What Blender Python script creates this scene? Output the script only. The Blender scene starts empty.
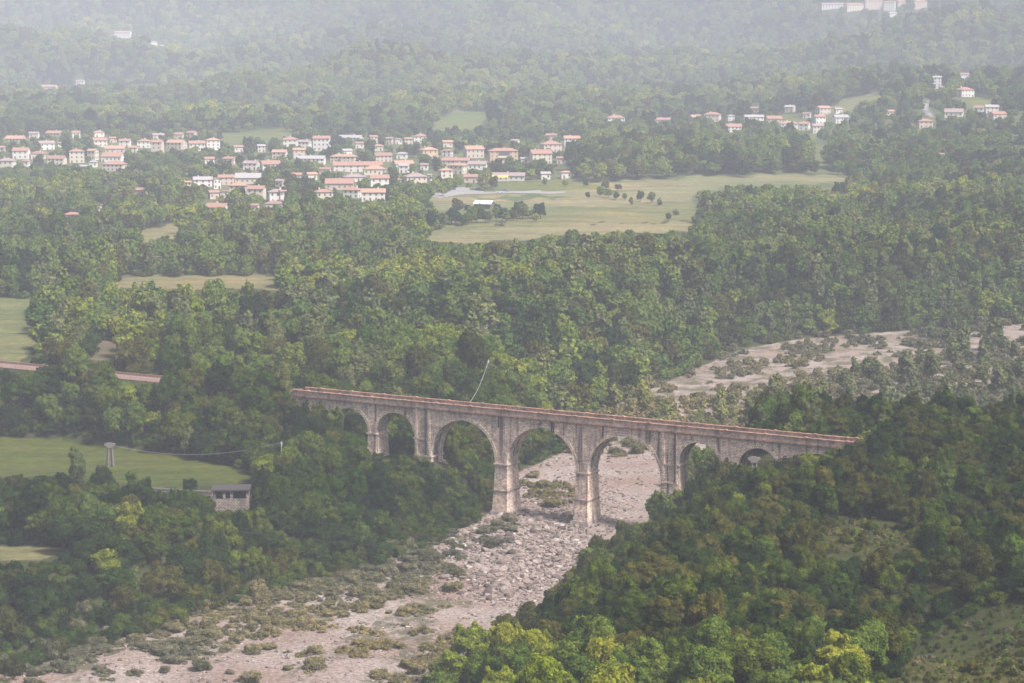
import bpy, math, random
import numpy as np
from mathutils import Vector, Matrix

# ------------------------------------------------------------------ camera, world, sun, exposure
CAM_H = 101.0
F_PX = 2200.0
W_PX, H_PX = 1024, 683
PITCH = math.atan((H_PX / 2 - 70) / F_PX)
scene = bpy.context.scene
C = scene.collection
cam_data = bpy.data.cameras.new('camera')
cam_data.sensor_width = 36
cam_data.lens = F_PX / W_PX * 36
cam_data.clip_start = 1
cam_data.clip_end = 20000
cam = bpy.data.objects.new('camera', cam_data)
cam.location = (0, 0, CAM_H)
cam.rotation_euler = (math.pi / 2 - PITCH, 0, 0)
C.objects.link(cam)
scene.camera = cam

SUN_EL, SUN_AZ = math.radians(52), math.radians(130)    # azimuth clockwise from +Y (view direction)
world = bpy.data.worlds.new('World')
scene.world = world
world.use_nodes = True
wn = world.node_tree
bg = wn.nodes['Background']
sky = wn.nodes.new('ShaderNodeTexSky')
sky.sky_type = 'NISHITA'
sky.sun_disc = False
sky.sun_elevation = SUN_EL
sky.sun_rotation = SUN_AZ
sky.air_density = 1.0
sky.dust_density = 4.0
sky.ozone_density = 1.0
hs = wn.nodes.new('ShaderNodeHueSaturation')
hs.inputs['Saturation'].default_value = 0.45
wn.links.new(sky.outputs[0], hs.inputs['Color'])
wn.links.new(hs.outputs[0], bg.inputs['Color'])
bg.inputs['Strength'].default_value = 0.085

sd = bpy.data.lights.new('sun', 'SUN')
sd.energy = 4.6
sd.angle = math.radians(11)
sd.color = (1.0, 0.95, 0.90)
sun = bpy.data.objects.new('sun', sd)
sdir = Vector((math.sin(SUN_AZ) * math.cos(SUN_EL), math.cos(SUN_AZ) * math.cos(SUN_EL), math.sin(SUN_EL)))
sun.rotation_euler = sdir.to_track_quat('Z', 'Y').to_euler()
sun.location = (200, -200, 500)
C.objects.link(sun)

scene.view_settings.view_transform = 'Standard'
scene.view_settings.look = 'None'
scene.view_settings.exposure = 0.98
scene.view_settings.gamma = 1.0
cy = scene.cycles
cy.max_bounces = 6
cy.diffuse_bounces = 2
cy.glossy_bounces = 1
cy.transmission_bounces = 2
cy.volume_bounces = 3
cy.use_denoising = True
cy.caustics_reflective = False
cy.caustics_refractive = False

HAZE_DENSITY = 0.000165
HAZE_COLOR = (0.82, 0.865, 1.0)

# ------------------------------------------------------------------ small maths helpers
CP, SP = math.cos(PITCH), math.sin(PITCH)


def project(x, y, z):
    """world -> pixel of the photograph (used to lay the land out to survey)."""
    dz = z - CAM_H
    depth = y * CP - dz * SP
    up = y * SP + dz * CP
    return W_PX / 2 + F_PX * x / depth, H_PX / 2 - F_PX * up / depth, depth


def ray(px, py):
    a, b = (px - W_PX / 2) / F_PX, (H_PX / 2 - py) / F_PX
    v = np.array([a, CP + b * SP, -SP + b * CP])
    return v


def at_z(px, py, z):
    v = ray(px, py)
    t = (z - CAM_H) / v[2]
    return np.array([v[0] * t, v[1] * t, z])


def ss(a, b, x):
    t = np.clip((x - a) / (b - a), 0, 1)
    return t * t * (3 - 2 * t)


def wave(x, y, scale, seed, octaves=3):
    r = np.random.RandomState(seed)
    out = 0
    amp, tot = 1.0, 0.0
    for o in range(octaves):
        for k in range(4):
            a = r.uniform(0, 2 * math.pi)
            f = 2 * math.pi / scale * r.uniform(.7, 1.4) * 2 ** o
            out = out + amp * np.sin(f * (x * math.cos(a) + y * math.sin(a)) + r.uniform(0, 7))
            tot += amp
        amp *= .5
    return out / tot * 2.2


def in_poly(px, py, poly, wob=0.0):
    px = np.asarray(px, float); py = np.asarray(py, float)
    if wob:
        px, py = px + wob * 2.2 * wave(px, py * 3, 45, 77, 2), py + wob * .55 * wave(px, py * 3, 38, 78, 2)
    inside = np.zeros(px.shape, bool)
    n = len(poly)
    for i in range(n):
        x1, y1 = poly[i]; x2, y2 = poly[(i + 1) % n]
        if y1 == y2: continue
        c = ((y1 > py) != (y2 > py)) & (px < (x2 - x1) * (py - y1) / (y2 - y1) + x1)
        inside ^= c
    return inside


# ------------------------------------------------------------------ the viaduct's line
DECK_Z = 22.5
B0 = at_z(293, 389.5, DECK_Z)[:2]
B1 = at_z(868, 443.5, DECK_Z)[:2]
B_LEN = float(np.hypot(*(B1 - B0)))
BU = (B1 - B0) / B_LEN                       # along the viaduct
BV = np.array([-BU[1], BU[0]])               # across it, away from the camera
B_WID = 5.0


def s_of_px(px):
    k = (px - W_PX / 2) / F_PX
    # near-face point with this pixel column; depth ~ y*CP + drop*SP
    dzs = (CAM_H - 14) * SP
    # x = k*(y*CP + dzs)
    return float((k * (B0[1] * CP + dzs) - B0[0]) / (BU[0] - k * BU[1] * CP))


def rail_coords(x, y):
    dx, dy = x - B0[0], y - B0[1]
    return dx * BU[0] + dy * BU[1], dx * BV[0] + dy * BV[1] - B_WID / 2


# ------------------------------------------------------------------ terrain
FLOOD = [(-150, 352), (-110, 362), (-87, 374), (-55, 424), (-40, 440), (-26, 460), (-14, 486), (-5, 512), (1, 560), (14, 590), (20, 640),
         (46, 708), (61, 745), (84, 802), (110, 832), (153, 856), (205, 878), (330, 910), (420, 880),
         (420, 505), (200, 508), (110, 512), (68, 522), (47, 530), (36, 492), (17, 460), (7, 420), (-4, 393), (-11, 376), (-18, 358), (-22, 338), (-28, 300), (-200, 200), (-300, 300)]
N_LEFT = 18                                  # vertices 0..15 belong to the left bank


def flood_sd(x, y):
    best = np.full(x.shape, 1e9); side = np.zeros(x.shape, int)
    n = len(FLOOD)
    for i in range(n):
        ax, ay = FLOOD[i]; bx, by = FLOOD[(i + 1) % n]
        ex, ey = bx - ax, by - ay
        t = np.clip(((x - ax) * ex + (y - ay) * ey) / (ex * ex + ey * ey), 0, 1)
        d = np.hypot(x - ax - t * ex, y - ay - t * ey)
        m = d < best
        best = np.where(m, d, best)
        side = np.where(m, i, side)
    ins = in_poly(x, y, FLOOD)
    return np.where(ins, -best, best), side


def height(x, y):
    x = np.asarray(x, float); y = np.asarray(y, float)
    sdv, side = flood_sd(x, y)
    left = (side < N_LEFT) | (side >= len(FLOOD) - 1)
    tl = 8 + 10 * ss(560, 640, y) + 8 * ss(640, 1500, y)
    tr = 20 + 2.0 * ss(380, 460, y)
    T = np.where(left, tl, tr)
    wid = np.where(left, 15 + 50 * ss(575, 680, y), np.where(y < 480, 48, 24))
    zr = -2.5 + (y - 500) * .006
    z = zr + (T - zr) * ss(0, 1, np.maximum(sdv, 0) / wid)
    z = z + .45 * wave(x, y, 26, 3) * (sdv < 0) * ss(0, 10, -sdv)
    # gully and humps of the near right slope
    z = z - 9 * np.exp(-(((x - 60) / 16) ** 2 + ((y - 322) / 16) ** 2))
    z = z + 4 * np.exp(-(((x - 25) / 14) ** 2 + ((y - 305) / 18) ** 2))
    z = z + .8 * wave(x, y, 60, 5) * ss(0, 40, sdv)
    # railway embankment either side of the viaduct
    s, n = rail_coords(x, y)
    off = np.maximum(-s, s - B_LEN)
    emb = DECK_Z - .9 - np.maximum(np.abs(n) - 3.2, 0) * .62
    z = np.where(off > 0, np.maximum(z, emb), z)
    z = z - 6.5 * np.exp(-((s - 134) / 22) ** 2 - ((n + 5) / 17) ** 2) * (off <= 0)
    # land beyond
    z = z + 10 * ss(120, 420, x) * ss(850, 1200, y)
    z = z + 10 * np.exp(-(((x - 125) / 90) ** 2 + ((y - 1560) / 120) ** 2))
    z = z + np.interp(y, [0, 1420, 1600, 1800, 2000, 2400, 3000, 3500, 4000, 4500, 5500, 8800],
                      [0, 0, 4, 12, 22, 32, 58, 112, 208, 330, 500, 700])
    hill = ss(1750, 3600, y)
    z = z + hill * (52 * wave(x, y, 950, 11, 3) + 16 * wave(x, y, 330, 12, 2))
    z = z + 16 * ss(230, 420, x) * ss(1500, 1900, y)
    return z


RT = np.exp(np.linspace(math.log(150), math.log(8700), 1500))


def hit(px, py):
    v = ray(px, py)
    t = RT / v[1]
    X, Y, Z = v[0] * t, v[1] * t, CAM_H + v[2] * t
    g = height(X, Y)
    k = np.nonzero(Z <= g)[0]
    if len(k) == 0:
        k = len(RT) - 1
        return np.array([X[k], Y[k], g[k]])
    k = max(1, int(k[0]))
    a0, a1 = Z[k - 1] - g[k - 1], Z[k] - g[k]
    w = a0 / (a0 - a1 + 1e-9)
    x, y = X[k - 1] + w * (X[k] - X[k - 1]), Y[k - 1] + w * (Y[k] - Y[k - 1])
    return np.array([x, y, float(height(np.array([x]), np.array([y]))[0])])


# land use, as polygons surveyed on the photograph (name, tone, polygon)
MEADOW = [(-90, 436), (60, 438), (160, 450), (250, 470), (245, 487), (150, 488), (100, 480), (50, 476), (-90, 482)]
FIELDS = [
    ('meadow', MEADOW),
    ('olive', [(-90, 297), (38, 298), (38, 330), (20, 366), (-90, 372)]),
    ('tan', [(118, 276), (282, 275), (285, 289), (116, 290)]),
    ('tan', [(122, 241), (150, 228), (186, 223), (190, 230), (150, 243)]),
    ('pale', [(418, 243), (424, 232), (560, 224), (700, 222), (690, 232), (560, 236), (470, 244)]),
    ('olive', [(440, 232), (470, 206), (600, 206), (690, 200), (705, 221), (560, 224)]),
    ('pale', [(412, 212), (440, 196), (560, 184), (700, 177), (852, 173), (850, 183), (700, 190), (690, 200), (600, 207), (470, 208)]),
    ('dark', [(468, 197), (560, 195), (575, 198), (480, 201)]),
    ('green', [(430, 127), (462, 108), (500, 116), (470, 130)]),
    ('olive', [(815, 112), (850, 98), (880, 92), (880, 98), (835, 116)]),
    ('green', [(963, 99), (992, 97), (994, 108), (970, 109)]),
    ('green', [(808, 130), (816, 130), (829, 166), (820, 168)]),
    ('green', [(202, 141), (240, 132), (300, 128), (300, 132), (225, 143)]),
    ('green', [(770, 118), (800, 112), (802, 118), (775, 124)]),
    ('tan', [(-90, 548), (80, 546), (86, 551), (40, 560), (-90, 562)]),
    ('brown', [(84, 344), (112, 338), (126, 352), (100, 362), (84, 358)]),
    ('rough', [(818, 524), (868, 516), (908, 524), (912, 545), (870, 556), (826, 552)]),
    ('rough', [(1100, 600), (1000, 606), (930, 640), (880, 683), (870, 760), (1150, 760)]),
    
    ('green', [(500, 182), (540, 181), (600, 183), (600, 190), (500, 190)]),
    ('green', [(470, 150), (462, 156), (440, 160), (470, 164), (484, 156)]),
]
ROAD = [(428, 196.5), (452, 190.5), (463, 187), (470, 190.5), (530, 191), (565, 191.5), (565, 193), (530, 193.2), (470, 194), (440, 198)]
TRACK = [(928, 100), (922, 104), (924, 112), (931, 118), (934, 116), (928, 109), (931, 103)]
TONES = {'meadow': (.056, .068, .016), 'green': (.085, .098, .028), 'olive': (.110, .112, .050), 'tan': (.125, .118, .060), 'pale': (.135, .130, .072), 'dark': (.045, .075, .035),
         'brown': (.085, .075, .048), 'rough': (.050, .052, .018)}

HOUSES = []   # filled below; needed by the planting


def H(x0, x1, y0, y1, wall, roof, kind='gable', zone='', storeys=2, note=''):
    HOUSES.append(dict(x0=x0, x1=x1, y0=y0, y1=y1, wall=wall, roof=roof, kind=kind, zone=zone, storeys=storeys, note=note))


L = 'in the left part of the village'
H(12.5, 28, 148, 159, 'white', 'red', zone=L); H(36, 54, 141, 150, 'white', 'mauve', zone=L); H(30, 46, 151, 159, 'cream', 'brown', 'hip', zone=L)
H(47, 65, 156, 165, 'cream', 'brown', zone=L); H(68, 84, 149, 163, 'cream', 'red', 'hip', zone=L, note='tall'); H(87, 98, 149, 160, 'cream', 'orange', zone=L)
H(70, 80, 131, 138, 'white', 'red', zone=L); H(92, 104, 131, 137, 'white', 'orange', 'hip', zone=L); H(91, 107, 138, 147, 'grey', 'red', zone=L)
H(119, 130, 139, 147, 'white', 'red', zone=L); H(104, 124, 146, 154, 'pink', 'orange', zone=L); H(101, 123, 153, 162, 'white', 'red', zone=L)
H(102, 125, 161, 171, 'pink', 'red', 'hip', zone=L); H(-2, 14, 158, 170, 'cream', 'mauve', 'hip', zone=L); H(80, 87, 165, 172, 'white', 'grey', zone=L)
H(-3, 5, 146, 155, 'pink', 'orange', zone=L); H(46, 62, 131, 136, 'pink', 'red', zone=L, storeys=1); H(5, 24, 137, 141, 'cream', 'orange', zone=L, storeys=1)
H(57, 63, 142, 149, 'white', 'brown', zone=L)
L = 'in the upper middle row of the village'
H(205, 220, 138, 153, 'white', 'orange', 'hip', zone=L, note='tall'); H(187, 205, 141, 151, 'grey', 'red', zone=L); H(166, 186, 140, 149, 'pink', 'orange', zone=L)
H(151, 163, 140, 154, 'pink', 'red', zone=L); H(137, 150, 139, 148, 'white', 'red', 'hip', zone=L); H(174, 183, 134, 139, 'pink', 'red', zone=L)
H(151, 164, 134, 140, 'grey', 'mauve', zone=L); H(129, 137, 146, 153, 'cream', 'orange', zone=L)
L = 'in the woods below the left part of the village'
H(223, 236, 157, 166, 'pink', 'red', zone=L); H(243, 259, 161, 170, 'white', 'mauve', zone=L); H(260, 280, 161, 171, 'white', 'red', zone=L)
H(283, 292, 138, 147, 'grey', 'red', zone=L); H(272, 287, 150, 159, 'pink', 'orange', zone=L); H(192, 212, 177, 187, 'white', 'grey', zone=L)
H(212, 221, 178, 189, 'white', 'orange', zone=L, note='narrow'); H(217, 234, 175, 185, 'pink', 'red', zone=L); H(235, 260, 175, 184, 'cream', 'grey', zone=L)
H(229, 246, 183, 194, 'pink', 'orange', 'hip', zone=L); H(247, 265, 186, 199, 'cream', 'red', zone=L); H(267, 286, 189, 203, 'white', 'mauve', 'hip', zone=L)
H(251, 259, 204, 213, 'white', 'red', zone=L); H(264, 283, 203, 211, 'white', 'brown', 'hip', zone=L); H(205, 228, 206, 211, 'white', 'red', zone=L, storeys=1)
H(134, 147, 188, 197, 'pink', 'red', zone=L); H(184, 191, 181, 189, 'cream', 'orange', zone=L)
L = 'in the centre of the village'
H(283, 297, 137, 147, 'white', 'red', 'hip', zone=L); H(298, 311, 140, 149, 'white', 'mauve', zone=L); H(313, 330, 136, 151, 'white', 'red', zone=L, note='tall')
H(292, 305, 148, 158, 'pink', 'orange', zone=L); H(295, 325, 156, 165, 'white', 'grey', zone=L, note='long'); H(330, 357, 154, 163, 'cream', 'orange', 'hip', zone=L)
H(332, 382, 162, 172, 'grey', 'red', zone=L, note='very long'); H(373, 392, 153, 162, 'pink', 'brown', zone=L); H(392, 414, 161, 167, 'white', 'orange', zone=L, storeys=1)
H(362, 386, 167, 175, 'cream', 'orange', 'hip', zone=L); H(399, 409, 164, 173, 'white', 'grey', zone=L); H(342, 366, 174, 182, 'grey', 'mauve', 'hip', zone=L, storeys=1)
H(369, 389, 175, 188, 'white', 'red', zone=L); H(403, 427, 173, 186, 'cream', 'mauve', 'hip', zone=L); H(313, 333, 189, 204, 'cream', 'red', 'hip', zone=L)
H(343, 362, 187, 198, 'white', 'red', 'hip', zone=L); H(361, 385, 189, 206, 'white', 'orange', zone=L, note='large'); H(325, 353, 182, 190, 'pink', 'red', zone=L)
H(414, 427, 134, 143, 'white', 'red', 'hip', zone=L); H(419, 438, 147, 159, 'orange', 'orange', 'hip', zone=L); H(338, 363, 136, 140, 'white', 'grey', zone=L, storeys=1)
H(341, 352, 149, 156, 'white', 'grey', zone=L); H(279, 286, 190, 203, 'white', 'red', zone=L); H(428, 432, 174, 181, 'white', 'grey', zone=L)
L = 'at the right end of the village'
H(463, 484, 146, 158, 'pink', 'orange', zone=L); H(488, 518, 148, 165, 'orange', 'red', 'hip', zone=L, storeys=3, note='large'); H(529, 552, 150, 164, 'cream', 'red', zone=L)
H(540, 562, 141, 152, 'pink', 'red', 'hip', zone=L); H(564, 580, 136, 146, 'white', 'orange', zone=L); H(546, 557, 134, 140, 'pink', 'red', zone=L)
H(442, 470, 158, 168, 'pink', 'red', zone=L, note='long'); H(449, 467, 163, 174, 'cream', 'orange', 'hip', zone=L); H(468, 487, 162, 170, 'white', 'mauve', zone=L)
H(438, 453, 168, 181, 'cream', 'orange', 'hip', zone=L); H(464, 478, 175, 183, 'pink', 'red', zone=L); H(493, 525, 173, 181, 'grey', 'mauve', zone=L, storeys=1, note='long')
L = 'in the row along the foot of the hill'
H(607, 625, 115, 126, 'white', 'red', 'hip', zone=L); H(653, 672, 118, 124, 'pink', 'red', zone=L); H(689, 703, 115, 123, 'pink', 'orange', zone=L)
H(704, 722, 112, 122, 'cream', 'red', 'hip', zone=L); H(726, 742, 124, 135, 'white', 'red', zone=L); H(744, 764, 115, 124, 'white', 'grey', zone=L)
H(767, 782, 116, 126, 'pink', 'red', zone=L); H(781, 798, 121, 130, 'white', 'orange', 'hip', zone=L); H(799, 811, 122, 130, 'white', 'red', zone=L)
H(812, 824, 124, 133, 'grey', 'mauve', zone=L); H(816, 831, 106, 115, 'pink', 'orange', zone=L); H(813, 826, 115, 124, 'white', 'red', zone=L)
H(834, 849, 115, 123, 'white', 'grey', zone=L)
L = 'on the hillside at the right'
H(933, 942, 76, 89, 'white', 'grey', zone=L, note='tall'); H(956, 975, 87, 97, 'white', 'red', 'hip', zone=L); H(974, 985, 106, 115, 'white', 'red', zone=L)
H(986, 999, 105, 113, 'white', 'grey', zone=L); H(990, 1007, 112, 119, 'pink', 'red', zone=L); H(945, 966, 109, 117, 'white', 'mauve', zone=L)
H(919, 933, 119, 128, 'pink', 'red', 'hip', zone=L); H(886, 894, 110, 116, 'pink', 'orange', zone=L); H(960, 970, 73, 80, 'white', 'brown', zone=L)
H(940, 946, 86, 92, 'pink', 'red', zone=L); H(938, 946, 154, 160, 'pink', 'red', zone=L)
L = 'in the high hamlet on the hill'
H(822, 844, 3, 9, 'white', 'mauve', zone=L, note='long'); H(845, 864, 3, 11, 'cream', 'red', zone=L); H(865, 883, -1, 10, 'pink', 'orange', 'hip', zone=L)
H(884, 896, 1, 11, 'white', 'red', zone=L); H(897, 906, 0, 8, 'pink', 'red', zone=L); H(914, 927, 0, 10, 'pink', 'orange', 'hip', zone=L)
H(889, 897, 12, 17, 'white', 'grey', zone=L)
L = 'alone on the wooded hillside at the left'
H(114, 131, 31, 41, 'white', 'red', zone=L, note='large'); H(150, 157, 41, 46, 'white', 'mauve', zone=L); H(160, 165, 45, 49, 'grey', 'grey', zone=L, storeys=1)
H(41, 57, 85, 91, 'pink', 'orange', zone=L, storeys=1); H(76, 84, 80, 86, 'white', 'mauve', zone=L)
L = 'in the woods at the left'
H(64, 80, 212, 222, 'mauve', 'red', 'hip', zone=L, storeys=1); H(96, 102, 206, 212, 'pink', 'red', zone=L)
L = 'in the pale field'
H(474, 495, 201, 209, 'darkwood', 'white', zone=L, storeys=1)

# the smaller houses between the large ones
_r = random.Random(21)
for _zone, _xa, _xb, _ya, _yb, _n in (('in the left part of the village', 0, 132, 138, 168, 13), ('in the upper middle row of the village', 136, 222, 137, 153, 6), ('in the woods below the left part of the village', 200, 290, 152, 206, 6),
                                      ('in the centre of the village', 286, 432, 141, 188, 14), ('at the right end of the village', 442, 572, 145, 180, 7), ('in the row along the foot of the hill', 690, 850, 112, 128, 5)):
    _k = 0
    for _t in range(400):
        _w = _r.uniform(7, 12); _x = _r.uniform(_xa, _xb - _w); _y = _r.uniform(_ya, _yb); _hh = _r.uniform(5.0, 8.0)
        if any(q['x0'] - 1 < _x + _w and q['x1'] + 1 > _x and q['y0'] - 1.5 < _y and q['y1'] + 1.5 > _y - _hh for q in HOUSES): continue
        H(_x, _x + _w, _y - _hh, _y, _r.choice(['white', 'white', 'cream', 'pink', 'grey']), _r.choice(['red', 'orange', 'brown', 'mauve', 'grey', 'red']), _r.choice(['gable', 'gable', 'hip']), _zone, note='small')
        _k += 1
        if _k == _n: break

BRIDGE_VIEW = [(296, 384), (870, 438), (868, 447), (838, 455), (815, 462), (797, 466), (783, 470), (748, 466), (738, 462), (722, 474), (700, 478), (668, 490),
               (642, 505), (604, 528), (520, 520), (493, 512), (492, 460), (470, 462), (441, 466), (428, 456), (407, 455), (392, 458), (372, 462), (370, 436), (355, 420), (345, 412), (296, 396)]
# visible pieces of river gravel, kept open
OPEN_WATER = [
    [(20, 690), (20, 672), (120, 655), (235, 612), (330, 585), (392, 568), (450, 535), (500, 512), (560, 500), (600, 510), (610, 520), (560, 580), (478, 612), (434, 655), (410, 690)],
    [(521, 466), (578, 462), (600, 456), (662, 458), (662, 490), (640, 500), (604, 506), (521, 500)],
    [(205, 486), (257, 486), (257, 509), (205, 509)],
    [(148, 486), (212, 488), (212, 494), (148, 492)],
    [(8, 361), (36, 364), (36, 372), (8, 371)],
    [(112, 370), (160, 376), (162, 386), (112, 381)],
    [(650, 391), (690, 373), (740, 351), (800, 341), (905, 335), (905, 345), (860, 352), (790, 371), (745, 377), (700, 386), (660, 395)],
]

# ------------------------------------------------------------------ materials
M = {}


def new_mat(name):
    m = bpy.data.materials.new(name)
    m.use_nodes = True
    nt = m.node_tree
    for n in list(nt.nodes):
        if n.type != 'OUTPUT_MATERIAL': nt.nodes.remove(n)
    return m, nt, [n for n in nt.nodes if n.type == 'OUTPUT_MATERIAL'][0]


def N(nt, t, **kw):
    n = nt.nodes.new(t)
    for k, v in kw.items():
        if k in n.inputs.keys() if hasattr(n.inputs, 'keys') else False:
            n.inputs[k].default_value = v
        else:
            setattr(n, k, v)
    return n


def mixc(nt, fac, a, b, mode='MIX'):
    n = nt.nodes.new('ShaderNodeMix'); n.data_type = 'RGBA'; n.blend_type = mode
    for sock, v in ((n.inputs[0], fac), (n.inputs[6], a), (n.inputs[7], b)):
        if isinstance(v, bpy.types.NodeSocket): nt.links.new(v, sock)
        elif isinstance(v, (int, float)): sock.default_value = v
        else: sock.default_value = (*v, 1)
    return n.outputs[2]


def noise(nt, scale, detail=3, vec=None, rough=.6):
    n = nt.nodes.new('ShaderNodeTexNoise')
    n.inputs['Scale'].default_value = scale; n.inputs['Detail'].default_value = detail; n.inputs['Roughness'].default_value = rough
    if vec is not None: nt.links.new(vec, n.inputs['Vector'])
    return n.outputs['Fac']


def ramp(nt, fac, stops):
    r = nt.nodes.new('ShaderNodeValToRGB')
    el = r.color_ramp.elements
    while len(el) < len(stops): el.new(.5)
    for e, (p, c) in zip(el, stops):
        e.position = p; e.color = (*c, 1) if not isinstance(c, float) else (c, c, c, 1)
    nt.links.new(fac, r.inputs[0])
    return r.outputs[0]


def world_pos(nt):
    return nt.nodes.new('ShaderNodeNewGeometry').outputs['Position']


def plain(name, col, rough=.8, var=.25, scale=.6, bump=0, metal=0, objectspace=False):
    m, nt, out = new_mat(name)
    p = nt.nodes.new('ShaderNodeBsdfPrincipled')
    p.inputs['Roughness'].default_value = rough
    p.inputs['Metallic'].default_value = metal
    p.inputs['Specular IOR Level'].default_value = .2
    pos = world_pos(nt)
    n = noise(nt, scale, 4, pos)
    a = tuple(c * (1 - var) for c in col); b = tuple(min(.85, c * (1 + var)) for c in col)
    c = ramp(nt, n, [(.3, a), (.7, b)])
    nt.links.new(c, p.inputs['Base Color'])
    if bump:
        bp = nt.nodes.new('ShaderNodeBump'); bp.inputs['Strength'].default_value = bump; bp.inputs['Distance'].default_value = .1
        nt.links.new(n, bp.inputs['Height']); nt.links.new(bp.outputs[0], p.inputs['Normal'])
    nt.links.new(p.outputs[0], out.inputs[0])
    M[name] = m
    return m


def leafmat(name, col, col2, trans=.28):
    """foliage: colour differs from plant to plant (random per object) and in patches across the wood."""
    m, nt, out = new_mat(name)
    info = nt.nodes.new('ShaderNodeObjectInfo')
    pos = world_pos(nt)
    patch = noise(nt, .012, 2, pos)
    fine = noise(nt, .9, 2, pos)
    stand = ramp(nt, noise(nt, .0045, 3, pos), [(.36, (.66, .74, .74)), (.5, (1.0, 1.0, 1.0)), (.64, (1.38, 1.26, 1.02))])
    c1 = mixc(nt, info.outputs['Random'], col, col2)
    patchr = ramp(nt, patch, [(.35, .0), (.65, 1.0)])
    c2 = mixc(nt, patchr, c1, mixc(nt, 1.0, c1, (1.25, 1.12, .8), 'MULTIPLY'))
    finer = ramp(nt, fine, [(.32, (.42, .46, .44)), (.5, (.9, .9, .86)), (.68, (1.6, 1.5, 1.25))])
    c3 = mixc(nt, 1.0, mixc(nt, 1.0, c2, stand, 'MULTIPLY'), finer, 'MULTIPLY')
    d = nt.nodes.new('ShaderNodeBsdfDiffuse'); t = nt.nodes.new('ShaderNodeBsdfTranslucent'); mx = nt.nodes.new('ShaderNodeMixShader')
    nt.links.new(c3, d.inputs['Color'])
    nt.links.new(mixc(nt, 1.0, c3, (1.2, 1.3, .6), 'MULTIPLY'), t.inputs['Color'])
    mx.inputs[0].default_value = trans
    nt.links.new(d.outputs[0], mx.inputs[1]); nt.links.new(t.outputs[0], mx.inputs[2])
    nt.links.new(mx.outputs[0], out.inputs[0])
    M[name] = m
    return m


leafmat('leaf_mid', (.056, .104, .024), (.120, .165, .040))
leafmat('leaf_bright', (.125, .175, .022), (.190, .215, .038), .35)
leafmat('leaf_near', (.030, .064, .011), (.082, .112, .019), .27)
leafmat('leaf_dark', (.011, .026, .009), (.030, .054, .015), .22)
leafmat('leaf_willow', (.095, .125, .058), (.135, .155, .070))
leafmat('leaf_olive', (.034, .046, .012), (.080, .084, .024), .25)
leafmat('leaf_scrub', (.115, .115, .075), (.165, .155, .108))
plain('bark', (.10, .085, .07), .9, .3, 3)
plain('rust_rail', (.12, .07, .05), .6, .3, 2)
plain('wood_pole', (.13, .09, .06), .9, .2, 4)
plain('pale_metal', (.36, .36, .37), .5, .1, 2)
plain('cable_metal', (.22, .22, .22), .5, .1, 2)
plain('dark_cable', (.06, .055, .05), .6, .1, 2)
plain('concrete', (.13, .118, .112), .9, .25, 1.5)
plain('dark_iron', (.05, .045, .045), .7, .2, 2)
plain('glass_dark', (.07, .075, .08), .3, .2, 2)
plain('shutter_brown', (.16, .11, .08), .7, .2, 2)
plain('door_brown', (.14, .08, .05), .7, .2, 2)
for k, c in dict(white=(.54, .52, .50), cream=(.47, .42, .35), pink=(.44, .36, .32), orange=(.44, .32, .23), grey=(.48, .44, .41), mauve=(.22, .16, .17), darkwood=(.10, .08, .07)).items():
    plain('wall_' + k, c, .9, .10, .5)
for k, c in dict(red=(.27, .15, .118), orange=(.32, .19, .14), brown=(.22, .135, .11), mauve=(.24, .18, .18), grey=(.28, .26, .27), white=(.5, .49, .48)).items():
    plain('roof_' + k, c, .9, .22, 1.4)
plain('awning_yellow', (.50, .36, .10), .7, .1, 2)
plain('paint_white', (.5, .5, .5), .35, .05, 2)
plain('paint_blue', (.07, .13, .30), .35, .05, 2)
plain('paint_red', (.35, .05, .04), .35, .05, 2)
plain('rubber', (.03, .03, .03), .8, .1, 2)


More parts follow.
